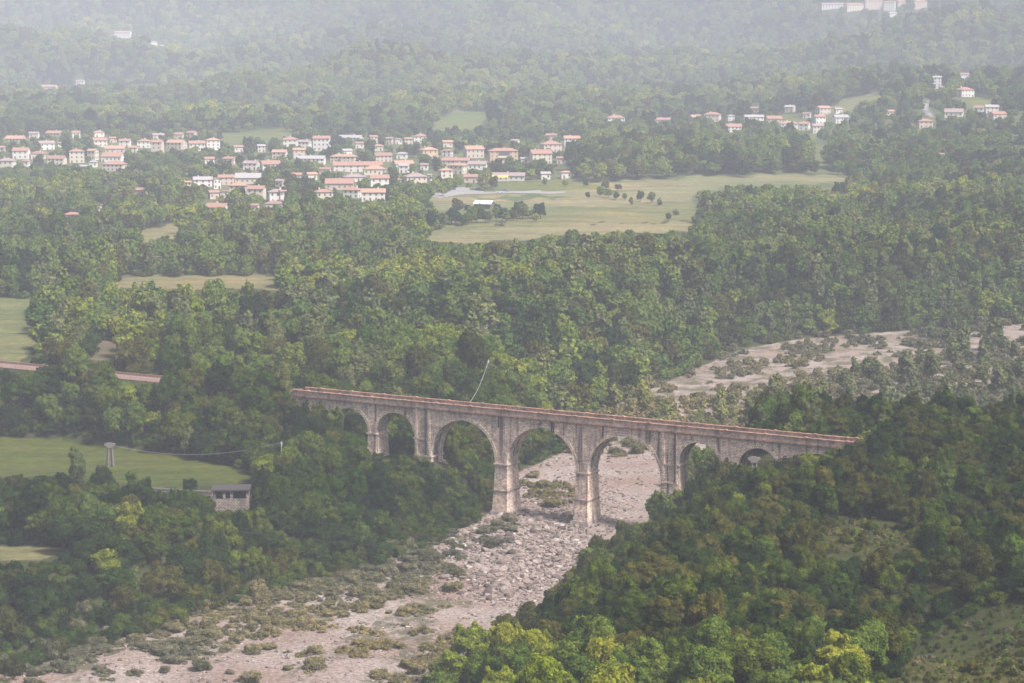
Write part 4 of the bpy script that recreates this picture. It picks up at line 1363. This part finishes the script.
# ------------------------------------------------------------------ the mass of the woods: one object each, real crowns spread over points
def scatter_object(name, idx, refs, label_kind='stuff'):
    """one object; its points carry which crown stands there, its size and its turn."""
    me = bpy.data.meshes.new(name)
    P = np.stack([X[idx], Y[idx], Z[idx]], 1).astype(np.float32)
    me.vertices.add(len(P)); me.vertices.foreach_set('co', P.ravel())
    for nm, tp, arr in (('variant', 'INT', KI[idx].astype(np.int32)), ('turn', 'FLOAT', RZ[idx].astype(np.float32))):
        a = me.attributes.new(nm, tp, 'POINT'); a.data.foreach_set('value', arr)
    a = me.attributes.new('size', 'FLOAT_VECTOR', 'POINT'); a.data.foreach_set('vector', np.stack([SX[idx], SX[idx], SZ[idx]], 1).astype(np.float32).ravel())
    me.update()
    o = bpy.data.objects.new(name, me); C.objects.link(o); tag(o, kind='stuff')
    instance_points(o, refs, sorted(set(int(k) for k in KI[idx])))
    return o


def instance_points(o, refs, kinds):
    ng = bpy.data.node_groups.new(o.name + '_spread', 'GeometryNodeTree')
    ng.interface.new_socket('Geometry', in_out='INPUT', socket_type='NodeSocketGeometry'); ng.interface.new_socket('Geometry', in_out='OUTPUT', socket_type='NodeSocketGeometry')
    gi = ng.nodes.new('NodeGroupInput'); go = ng.nodes.new('NodeGroupOutput')
    join = ng.nodes.new('GeometryNodeJoinGeometry')

    def attr(nm, tp):
        a = ng.nodes.new('GeometryNodeInputNamedAttribute'); a.data_type = tp; a.inputs['Name'].default_value = nm
        return a.outputs['Attribute']
    var = attr('variant', 'INT'); turn = attr('turn', 'FLOAT'); size = attr('size', 'FLOAT_VECTOR')
    cmb = ng.nodes.new('ShaderNodeCombineXYZ'); ng.links.new(turn, cmb.inputs[2])
    for k in kinds:
        cmp_ = ng.nodes.new('FunctionNodeCompare'); cmp_.data_type = 'INT'; cmp_.operation = 'EQUAL'
        ng.links.new(var, cmp_.inputs[2]); cmp_.inputs[3].default_value = k
        oi = ng.nodes.new('GeometryNodeObjectInfo'); oi.transform_space = 'ORIGINAL'; oi.inputs['Object'].default_value = refs[k]; oi.inputs['As Instance'].default_value = True
        ip = ng.nodes.new('GeometryNodeInstanceOnPoints')
        ng.links.new(gi.outputs[0], ip.inputs['Points']); ng.links.new(cmp_.outputs[0], ip.inputs['Selection']); ng.links.new(oi.outputs['Geometry'], ip.inputs['Instance'])
        ng.links.new(cmb.outputs[0], ip.inputs['Rotation']); ng.links.new(size, ip.inputs['Scale'])
        ng.links.new(ip.outputs[0], join.inputs[0])
    ng.links.new(join.outputs[0], go.inputs[0])
    md = o.modifiers.new('spread', 'NODES'); md.node_group = ng


rest = np.array([i for i in range(len(X)) if i not in IND])
for k in range(len(KINDS)):
    if k not in far_first: far_first[k] = first_of.get(k, list(first_of.values())[0])
    if k not in first_of: first_of[k] = far_first[k]
nearm = DEP[rest] < 640
ro = ROLE[rest]
for nm, mk, refs in (('right_slope_undergrowth', nearm & (ro == 0), first_of), ('left_bank_undergrowth', nearm & (ro == 1), first_of),
                     ('woodland', nearm & (ro == 2), first_of), ('scrub', (ro == 3) & nearm, first_of), ('river_bed_scrub', ro == 4, first_of),
                     ('far_scrub', (ro == 3) & ~nearm, far_first), ('valley_woods', ~nearm & (ro < 3) & (DEP[rest] < 1420), far_first),
                     ('village_greenery', ~nearm & (ro < 3) & (DEP[rest] >= 1420) & (DEP[rest] < 1950), far_first),
                     ('hillside_forest', ~nearm & (ro < 3) & (DEP[rest] >= 1950), far_first)):
    if mk.sum(): scatter_object(nm, rest[mk], refs)

# ------------------------------------------------------------------ boulders
def boulders():
    r = np.random.RandomState(5)
    FIELD = [(440, 572), (452, 540), (500, 514), (560, 500), (585, 520), (600, 524), (572, 560), (548, 585), (500, 600), (455, 592)]
    pts = []
    for k in range(2600):
        px, py = r.uniform(435, 610), r.uniform(498, 606)
        if in_poly([px], [py], FIELD)[0]: pts.append((px, py))
    Q = [at_z(a, b, -2.4) for a, b in pts]
    X_ = np.array([q[0] for q in Q]); Y_ = np.array([q[1] for q in Q]); Z_ = height(X_, Y_)
    size = r.lognormal(-.85, .48, len(X_)).clip(.2, 1.25)
    order_ = np.argsort(-size)
    keep = []
    for i in order_:
        if all((X_[i] - X_[j]) ** 2 + (Y_[i] - Y_[j]) ** 2 > (size[i] + size[j]) ** 2 * .55 for j in keep[-900:]): keep.append(i)
    ind = keep[:160]
    items = []
    dat = {}
    for i in ind:
        px, py, _ = project(X_[i], Y_[i], Z_[i])
        s = size[i]; items.append((i, ('huge' if s > 1.2 else 'large' if s > .9 else 'middling') + ' ' + ('squat' if r.uniform() < .5 else 'blocky') + ' pale river', 'boulder', px, py))
    lab = label_boulders(items)
    for i in ind:
        o = bpy.data.objects.new('boulder', ROCKS[r.randint(6)]); C.objects.link(o)
        s = size[i]; o.location = (X_[i], Y_[i], Z_[i] + s * .2); o.rotation_euler = (r.uniform(-.3, .3), r.uniform(-.3, .3), r.uniform(0, 6.3)); o.scale = (s, s, s)
        tag(o, lab[i], 'boulder', 'boulders in the dry river bed')
    return [(X_[i], Y_[i], Z_[i], size[i]) for i in keep[160:]]


def label_boulders(items):
    rows = {}
    def wh(px, py):
        lm = [(508, 512, 'the left pier foot'), (590, 520, 'the right pier foot'), (548, 512, 'the gap between the piers'), (480, 535, 'the dark riverside bush'), (470, 565, 'the boulder field left edge'), (540, 560, 'the boulder field centre'), (520, 590, 'the boulder field lower edge'), (572, 548, 'the green slope edge'), (500, 548, 'the pier shadow side')]
        l = min(lm, key=lambda q: (q[0] - px) ** 2 + (q[1] - py) ** 2)
        dx, dy = px - l[0], py - l[1]
        return ('above' if dy < 0 else 'below') + ' and ' + ('left of ' if dx < 0 else 'right of ') + l[2]
    for k, look, noun, px, py in items: rows.setdefault((look, wh(px, py)), []).append((px, k))
    out = {}
    for (look, w), mem in rows.items():
        mem.sort()
        for j, (_, k) in enumerate(mem):
            out[k] = shorten(f'{look} boulder {w}' if len(mem) == 1 else (f'leftmost {look} boulder {w}' if j == 0 else (f'rightmost {look} boulder {w}' if j == len(mem) - 1 else f'{ORD[min(j, 15)]}{look} boulder from left, {w}')))
    return out


small = boulders()
# cobbles: too many to count, one object
def cobbles():
    r = np.random.RandomState(9)
    P = []
    x, y = r.uniform(-130, 60, 60000), r.uniform(350, 600, 60000)
    sdv, _ = flood_sd(x, y)
    px, py, _ = project(x, y, height(x, y))
    dens = .12 + .35 * (wave(x, y, 30, 31) > .3) + .7 * in_poly(px, py, [(420, 600), (440, 530), (500, 500), (600, 480), (640, 500), (590, 560), (540, 610)])
    ok = (sdv < -1) & (px > -30) & (px < 700) & (r.uniform(size=len(x)) < dens)
    x, y = x[ok][:16000], y[ok][:16000]
    z = height(x, y)
    s = r.lognormal(-1.45, .45, len(x)).clip(.1, .6)
    sx = np.array([q[0] for q in small]); sy = np.array([q[1] for q in small]); sz = np.array([q[2] for q in small]); sss = np.array([q[3] for q in small])
    x = np.concatenate([x, sx]); y = np.concatenate([y, sy]); z = np.concatenate([z, sz]); s = np.concatenate([s, sss])
    me = bpy.data.meshes.new('cobbles'); n = len(x)
    me.vertices.add(n); me.vertices.foreach_set('co', np.stack([x, y, z + s * .15], 1).astype(np.float32).ravel())
    a = me.attributes.new('variant', 'INT', 'POINT'); a.data.foreach_set('value', r.randint(0, 6, n).astype(np.int32))
    a = me.attributes.new('turn', 'FLOAT', 'POINT'); a.data.foreach_set('value', r.uniform(0, 6.3, n).astype(np.float32))
    a = me.attributes.new('size', 'FLOAT_VECTOR', 'POINT'); a.data.foreach_set('vector', np.stack([s * r.uniform(.8, 1.3, n), s, s], 1).astype(np.float32).ravel())
    o = bpy.data.objects.new('river_gravel', me); C.objects.link(o); tag(o, kind='stuff')
    bs = [q for q in bpy.data.objects if q.name.startswith('boulder')]
    refs = {}
    for k in range(6):
        refs[k] = next(q for q in bs if q.data == ROCKS[k])
    instance_points(o, refs, range(6))


cobbles()

# ------------------------------------------------------------------ houses
PLURALS = {}


def build_house(h, rnd):
    w = h['w']; yaw = rnd.uniform(-.45, .45); dp = w * rnd.uniform(.62, .85) if w < 18 else w * .45
    if h['note'] in ('long', 'very long'): yaw *= .3; dp = min(11, w * .4)
    w_eff = w / (math.cos(yaw) + abs(math.sin(yaw)) * dp / w)
    dp *= w_eff / w; w = w_eff
    rise = min(w, dp) * .22
    hh = max(2.6 * h['storeys'] * .8, h['hm'] * .98 - rise * .9)
    hh = min(hh, max(12, h['hm'] * .9))
    p = h['p']
    back = dp / 2
    nm = 'shed' if h['wall'] == 'darkwood' else 'house'
    e = empty(nm, (float(p[0]), float(p[1] + back), float(p[2]) - .1), yaw)
    wm, rm = M['wall_' + h['wall']], M['roof_' + h['roof']]
    a, b = w / 2, dp / 2
    mb = MB(); mb.box(-a, a, -b, b, -3.0, hh)
    wall = mb
    ov = .55
    rf = MB()
    along = w >= dp
    if h['kind'] == 'hip':
        if along:
            r0, r1 = (-a + b * .9, 0), (a - b * .9, 0)
        else:
            r0, r1 = (0, -b + a * .9), (0, b - a * .9)
        A = [(-a - ov, -b - ov), (a + ov, -b - ov), (a + ov, b + ov), (-a - ov, b + ov)]
        z0, z1 = hh + .02, hh + rise
        base = [(x, y, z0) for x, y in A]; R0 = (*r0, z1); R1 = (*r1, z1)
        if along:
            for q in ((base[0], base[1], R1, R0), (base[1], base[2], R1), (base[2], base[3], R0, R1), (base[3], base[0], R0)): rf.quad(*q)
        else:
            for q in ((base[0], base[1], R0), (base[1], base[2], R1, R0), (base[2], base[3], R1), (base[3], base[0], R0, R1)): rf.quad(*q)
        rf.quad(*[(x, y, z0 - .18) for x, y in A][::-1])
        for k in range(4):
            (x0, y0), (x1, y1) = A[k], A[(k + 1) % 4]
            rf.quad((x0, y0, z0 - .18), (x1, y1, z0 - .18), (x1, y1, z0), (x0, y0, z0))
    else:
        ridge_x = along or rnd.random() < .3
        if h['note'] == 'narrow' or (not along): ridge_x = False
        th = .22
        if ridge_x:
            wall.quad((-a, -b, hh), (-a, b, hh), (-a, 0, hh + rise)); wall.quad((a, b, hh), (a, -b, hh), (a, 0, hh + rise))
            sl = rise / b
            for sg in (-1, 1):
                P0, P1 = (-a - ov, sg * (b + ov), hh - sl * ov + .05), (a + ov, sg * (b + ov), hh - sl * ov + .05)
                Q0, Q1 = (-a - ov, 0, hh + rise + .05), (a + ov, 0, hh + rise + .05)
                up = [(x, y, z + th) for x, y, z in (P0, P1, Q1, Q0)]
                lo = [P0, P1, Q1, Q0]
                rf.quad(*up); rf.quad(*lo[::-1]); rf.quad(lo[0], lo[1], up[1], up[0]); rf.quad(lo[1], lo[2], up[2], up[1]); rf.quad(lo[3], lo[0], up[0], up[3])
        else:
            wall.quad((-a, -b, hh), (a, -b, hh), (0, -b, hh + rise)); wall.quad((a, b, hh), (-a, b, hh), (0, b, hh + rise))
            sl = rise / a
            for sg in (-1, 1):
                P0, P1 = (sg * (a + ov), -b - ov, hh - sl * ov + .05), (sg * (a + ov), b + ov, hh - sl * ov + .05)
                Q0, Q1 = (0, -b - ov, hh + rise + .05), (0, b + ov, hh + rise + .05)
                up = [(x, y, z + th) for x, y, z in (P0, P1, Q1, Q0)]
                lo = [P0, P1, Q1, Q0]
                rf.quad(*up); rf.quad(*lo[::-1]); rf.quad(lo[0], lo[1], up[1], up[0]); rf.quad(lo[1], lo[2], up[2], up[1]); rf.quad(lo[3], lo[0], up[0], up[3])
    wall.build('wall', wm, e)
    ro = rf.build('roof', rm, e)
    if nm == 'house' and w > 8:
        cx = rnd.uniform(-.25, .25) * w; mb = MB(); mb.box(cx - .4, cx + .4, -.4 + b * .3, .4 + b * .3, hh + rise * .4, hh + rise + .9); mb.build('chimney', wm, ro)
    if nm == 'shed':
        for k in range(3):
            x0 = -a + w * (k + .5) / 3
            mb = MB(); mb.box(x0 - w * .12, x0 + w * .12, -b - .05, -b + .02, 0, hh * .8); mb.build('door', M['dark_iron'], e)
        return e
    ns = max(1, min(4, int(round(hh / 2.9))))
    ncol = max(2, min(7, int(w / 3.0)))
    fl = hh / ns
    door_c = rnd.randrange(ncol)
    wmat = M['glass_dark'] if rnd.random() < .55 else M['shutter_brown']
    for s in range(ns):
        for c in range(ncol):
            x0 = -a + w * (c + .5) / ncol
            if s == 0 and c == door_c:
                mb = MB(); mb.box(x0 - .6, x0 + .6, -b - .06, -b + .02, 0.02, 2.1); mb.build('door', M['door_brown'], e); continue
            mb = MB(); zc = s * fl + fl * .55
            mb.box(x0 - .55, x0 + .55, -b - .06, -b + .02, zc - .75, zc + .7); mb.build('window', wmat, e)
    if abs(yaw) > .2:
        sx = a if yaw < 0 else -a
        for s in range(ns):
            for c in range(2):
                y0 = -b + dp * (c + .5) / 2; zc = s * fl + fl * .55
                mb = MB(); mb.box(min(sx, sx + .06 * np.sign(sx)) if sx < 0 else sx - .02, max(sx + .02, sx + .02) if sx < 0 else sx + .06, y0 - .5, y0 + .5, zc - .7, zc + .7); mb.build('window', wmat, e)
    if h['note'] == 'large' and h['wall'] == 'orange':
        mb = MB(); mb.box(-w * .22, w * .22, -b - 1.3, -b - .07, hh * .52, hh * .56); mb.box(-w * .22, w * .22, -b - 1.3, -b - 1.22, hh * .56, hh * .66); mb.build('balcony', M['wall_cream'], e)
        mb = MB(); mb.box(-w * .2, w * .2, -b - .1, -b - .065, hh * .66, hh * .93); mb.build('loggia_opening', M['glass_dark'], e)
    return e


rnd = random.Random(12)
lab_groups = {}
for h in HOUSES:
    e = build_house(h, rnd); h['o'] = e
    nm = 'shed' if h['wall'] == 'darkwood' else 'house'
    wallw = {'mauve': 'dark', 'darkwood': 'dark open'}.get(h['wall'], h['wall'])
    roofw = {'mauve': 'mauve-brown'}.get(h['roof'], h['roof'])
    kindw = 'hipped' if h['kind'] == 'hip' else 'pitched'
    look = (h['note'] + ' ' if h['note'] else '') + wallw
    lab_groups.setdefault((look, nm, roofw, kindw, h['zone']), []).append(h)
    tag(e, None, nm, 'houses ' + h['zone'] if nm == 'house' else None)
for (look, nm, roofw, kindw, zone), hs_ in lab_groups.items():
    hs_.sort(key=lambda h: h['x0'])
    for j, h in enumerate(hs_):
        pre = '' if len(hs_) == 1 else ('leftmost ' if j == 0 else ('rightmost ' if j == len(hs_) - 1 else ORD[j]))
        z = zone.replace('in the woods below the left part of the village', 'in woods below left village').replace('in the upper middle row of the village', 'in upper middle village row').replace('in the row along the foot of the hill', 'at the hill foot')
        suf = ', from left' if pre not in ('', 'leftmost ', 'rightmost ') else ''
        h['o']['label'] = f'{pre}{look} {nm} with {roofw} {kindw} roof {z}{suf}'

# ------------------------------------------------------------------ stone hut and garden wall by the meadow
def build_hut():
    p = hit(231, 512)
    d = project(*p)[2]; w = 36 * d / F_PX
    top = at_z(231, 489.5, 0)  # direction only
    zt = CAM_H + ray(231, 489.5)[2] * (p[1] / ray(231, 489.5)[1])
    zs = CAM_H + ray(231, 499)[2] * (p[1] / ray(231, 499)[1])
    e = empty('stone_hut', (float(p[0]), float(p[1]), 0), .08)
    tag(e, 'small grey stone hut with open dark front and flat slab roof below the meadow', 'hut')
    a = w / 2; dp = 5.5
    mb = MB(); mb.box(-a, a, 0, .5, 0, zs); mb.box(-a, a, dp - .5, dp, 0, zt - .3); mb.box(-a, -a + .5, .502, dp - .502, 0, zt - .3); mb.box(a - .5, a, .502, dp - .502, 0, zt - .3); mb.build('wall', M['hut_stone'], e)
    for x in (-a + .35, -a + w * .32, -a + w * .52, a - .3):
        mb = MB(); mb.box(x - .28, x + .28, .04, .46, zs + .003, zt - .303); mb.build('pillar', M['hut_stone'], e)
    mb = MB(); mb.box(-a - .3, a + .3, -.35, dp + .3, zt - .3, zt); mb.build('roof', M['dark_iron'], e)
    # low wall running off to the left along the meadow
    q0, q1 = hit(150, 493), hit(212, 497)
    L_ = float(np.hypot(q1[0] - q0[0], q1[1] - q0[1]))
    e2 = empty('garden_wall', (float(q0[0]), float(q0[1]), float(min(q0[2], q1[2])) - 1.4), math.atan2(q1[1] - q0[1], q1[0] - q0[0]))
    tag(e2, 'low mauve stone wall running along the meadow edge to the stone hut', 'wall')
    mb = MB(); mb.box(0, L_, 0, .5, 0, 2.4); mb.build('wall_body', M['hut_stone'], e2)
    mb = MB(); mb.box(-.05, L_ + .05, -.08, .58, 2.402, 2.65); mb.build('coping', M['concrete'], e2)


build_hut()

# ------------------------------------------------------------------ poles, pylons, cables
def z_at(px, py, y):
    v = ray(px, py); return CAM_H + v[2] * y / v[1]


def concrete_pylon(px, ytop, ybot_z_y, label, ground=None):
    x = (px - 512) / F_PX * (ybot_z_y * CP + 90 * SP); y = ybot_z_y
    g = float(height(np.array([x]), np.array([y]))[0]); zt = z_at(px, ytop, y)
    e = empty('concrete_pylon', (x, y, g), .2); tag(e, label, 'pylon', 'concrete cable pylons')
    hgt = zt - g
    mb = MB()
    for sx in (-1, 1):
        mb.tube([(sx * .62, 0, -.5), (sx * .4, 0, hgt - 1.0)], [.42, .34], 4)
    k = 0
    z = .8
    while z < hgt - 1.2:
        mb.box(-.6, .6, -.1, .1, z, z + .22); z += 1.5
    mb.build('lattice_leg', M['concrete'], e)
    mb = MB(); mb.box(-.9, .9, -.45, .45, hgt - 1.1, hgt - .6, -.15, 0); mb.box(-1.3, 1.3, -.4, .4, hgt - .598, hgt - .12); mb.box(-.8, .5, -.3, .3, hgt - .118, hgt + .1); mb.build('head', M['concrete'], e)
    return Vector((x, y, zt - .4))


def pole(name, px, ytop, y, mat, r, label, cat, arm=False):
    zt = z_at(px, ytop, y); x = (px - 512) / F_PX * (y * CP + (CAM_H - zt) * SP)
    g = float(height(np.array([x]), np.array([y]))[0])
    e = empty(name, (x, y, g)); tag(e, label, cat)
    mb = MB(); mb.tube([(0, 0, -.5), (0, 0, zt - g)], [r * 1.25, r], 8); mb.build('post', mat, e)
    mb = MB(); h = zt - g
    mb.box(-.3, .3, -.05, .05, h - .5, h - .4)
    for sx in (-.25, 0.25): mb.box(sx - .04, sx + .04, -.04, .04, h - .398, h - .26)
    mb.build('crossarm', mat, e)
    return Vector((x, y, zt - .2))


def cable(name, a, b, sag, r, mat, label):
    mb = MB(); n = 24
    pts = [a.lerp(b, t / n) - Vector((0, 0, sag * 4 * (t / n) * (1 - t / n))) for t in range(n + 1)]
    mb.tube(pts, r, 5)
    o = mb.build(name, mat); tag(o, label, 'cable'); return o


pa = concrete_pylon(110, 443, 512, 'pale concrete pylon with broad head standing in the green meadow')
pb = pole('cable_pole', 281.5, 441.5, 500, M['pale_metal'], .14, 'thin pale cable pole rising out of the trees right of the meadow', 'pole')
cable('overhead_cable', pa, pb, 2.6, .04, M['cable_metal'], 'pale cable sagging between the concrete pylon and the pale pole')
pc = concrete_pylon(753, 457, 440, 'pale concrete pylon with broad head in the trees before the seventh arch')
pd = pole('cable_mast', 488.5, 360, 600, M['pale_metal'], .17, 'tall thin white mast in the woods behind the viaduct', 'mast')
pe_xy = B0 + BU * s_of_px(449) + BV * (B_WID + 1)
cable('overhead_cable', Vector((float(pe_xy[0]), float(pe_xy[1]), DECK_Z - 2)), pd, 2.2, .05, M['pale_metal'], 'white cable rising in a curve from the viaduct to the white mast')
pf = pole('cable_pole', 133.5, 515, 440, M['wood_pole'], .2, 'short brown wooden pole among the trees below the meadow', 'pole')
pg = pole('cable_pole', -60, 540, 420, M['wood_pole'], .2, 'wooden pole at the far left end of the dark cable', 'pole') if False else None
cable('overhead_cable', pf, Vector((36, 430, pf.z - 5)), 3.0, .035, M['dark_cable'], 'thin dark cable crossing above the left bank from the wooden pole')
cable('overhead_cable', Vector((-120, 470, pf.z + 1)), pf, 2.0, .035, M['dark_cable'], 'thin dark cable running left from the wooden pole')
cable('overhead_cable', pc, Vector((122, 436, pc.z + 1.0)), 1.2, .03, M['dark_cable'], 'thin dark cable running right from the pylon before the seventh arch')


def signal():
    y = 588; x = (82 - 512) / F_PX * (y * CP + 75 * SP); g = float(height(np.array([x]), np.array([y]))[0]); zt = z_at(82, 352, y)
    e = empty('railway_signal', (x, y, g)); tag(e, 'white railway signal box on a post beside the reddish cutting', 'signal')
    mb = MB(); mb.tube([(0, 0, -.3), (0, 0, zt - g - 1.0)], .1, 6); mb.build('post', M['pale_metal'], e)
    mb = MB(); h = zt - g; mb.box(-.45, .45, -.3, .3, h - 1.5, h); mb.build('cabinet', M['paint_white'], e)


signal()

# ------------------------------------------------------------------ awning, cars by the village road
def awning():
    p = hit(500, 182); e = empty('market_awning', (float(p[0]), float(p[1]) - 4, float(p[2]))); tag(e, 'yellow awning in front of the long low house at the village edge', 'awning')
    w = 11
    for sx in (-1, 1):
        for sy in (0, 4):
            mb = MB(); mb.tube([(sx * (w / 2 - .3), sy, -.5), (sx * (w / 2 - .3), sy, 3.2)], .08, 5); mb.build('post', M['pale_metal'], e)
    mb = MB(); mb.quad((-w / 2, -.4, 3.2), (w / 2, -.4, 3.2), (w / 2, 2, 4.6), (-w / 2, 2, 4.6)); mb.quad((-w / 2, 2, 4.6), (w / 2, 2, 4.6), (w / 2, 4.4, 3.2), (-w / 2, 4.4, 3.2))
    mb.quad((-w / 2, -.4, 3.1), (w / 2, -.4, 3.1), (w / 2, 2, 4.5), (-w / 2, 2, 4.5)); mb.quad((-w / 2, 2, 4.5), (w / 2, 2, 4.5), (w / 2, 4.4, 3.1), (-w / 2, 4.4, 3.1)); mb.build('canopy', M['awning_yellow'], e)


awning()


def car(px, py, mat, rz, label):
    p = hit(px, py); e = empty('parked_car', (float(p[0]), float(p[1]), float(p[2]) + .15), rz); tag(e, label, 'car', 'cars on the village road')
    mb = MB(); mb.box(-2.1, 2.1, -.85, .85, .35, .85); mb.build('body', mat, e)
    mb = MB(); mb.box(-1.0, .7, -.68, .68, .853, 1.42, .45, .1); mb.build('cabin', M['glass_dark'], e)
    for sx in (-1.3, 1.3):
        for sy in (-.86, .66):
            mb = MB(); mb.tube([(sx, sy, .33), (sx, sy + .2, .33)], .33, 10); mb.build('wheel', M['rubber'], e)


car(478, 190, M['paint_blue'], .2, 'blue car parked at the left of the village road')
car(500, 193, M['paint_white'], .1, 'white car on the village road below the yellow awning')
car(505, 191.3, M['paint_blue'], -.1, 'blue car behind the white car on the village road')

# ------------------------------------------------------------------ haze
def haze():
    mb = MB(); mb.box(-3400, 3400, -450, 8900, -14, 900)
    m, nt, out = new_mat('haze')
    v = nt.nodes.new('ShaderNodeVolumePrincipled')
    v.inputs['Color'].default_value = (*HAZE_COLOR, 1); v.inputs['Density'].default_value = HAZE_DENSITY; v.inputs['Anisotropy'].default_value = -.35
    nt.links.new(v.outputs[0], out.inputs['Volume'])
    o = mb.build('haze', m); tag(o, kind='stuff')


haze()
print('plants', len(X), 'individual', len(IND), 'B_LEN', B_LEN, 'openings', [(round(a, 1), round(b, 1)) for a, b, _, _ in OPENINGS])
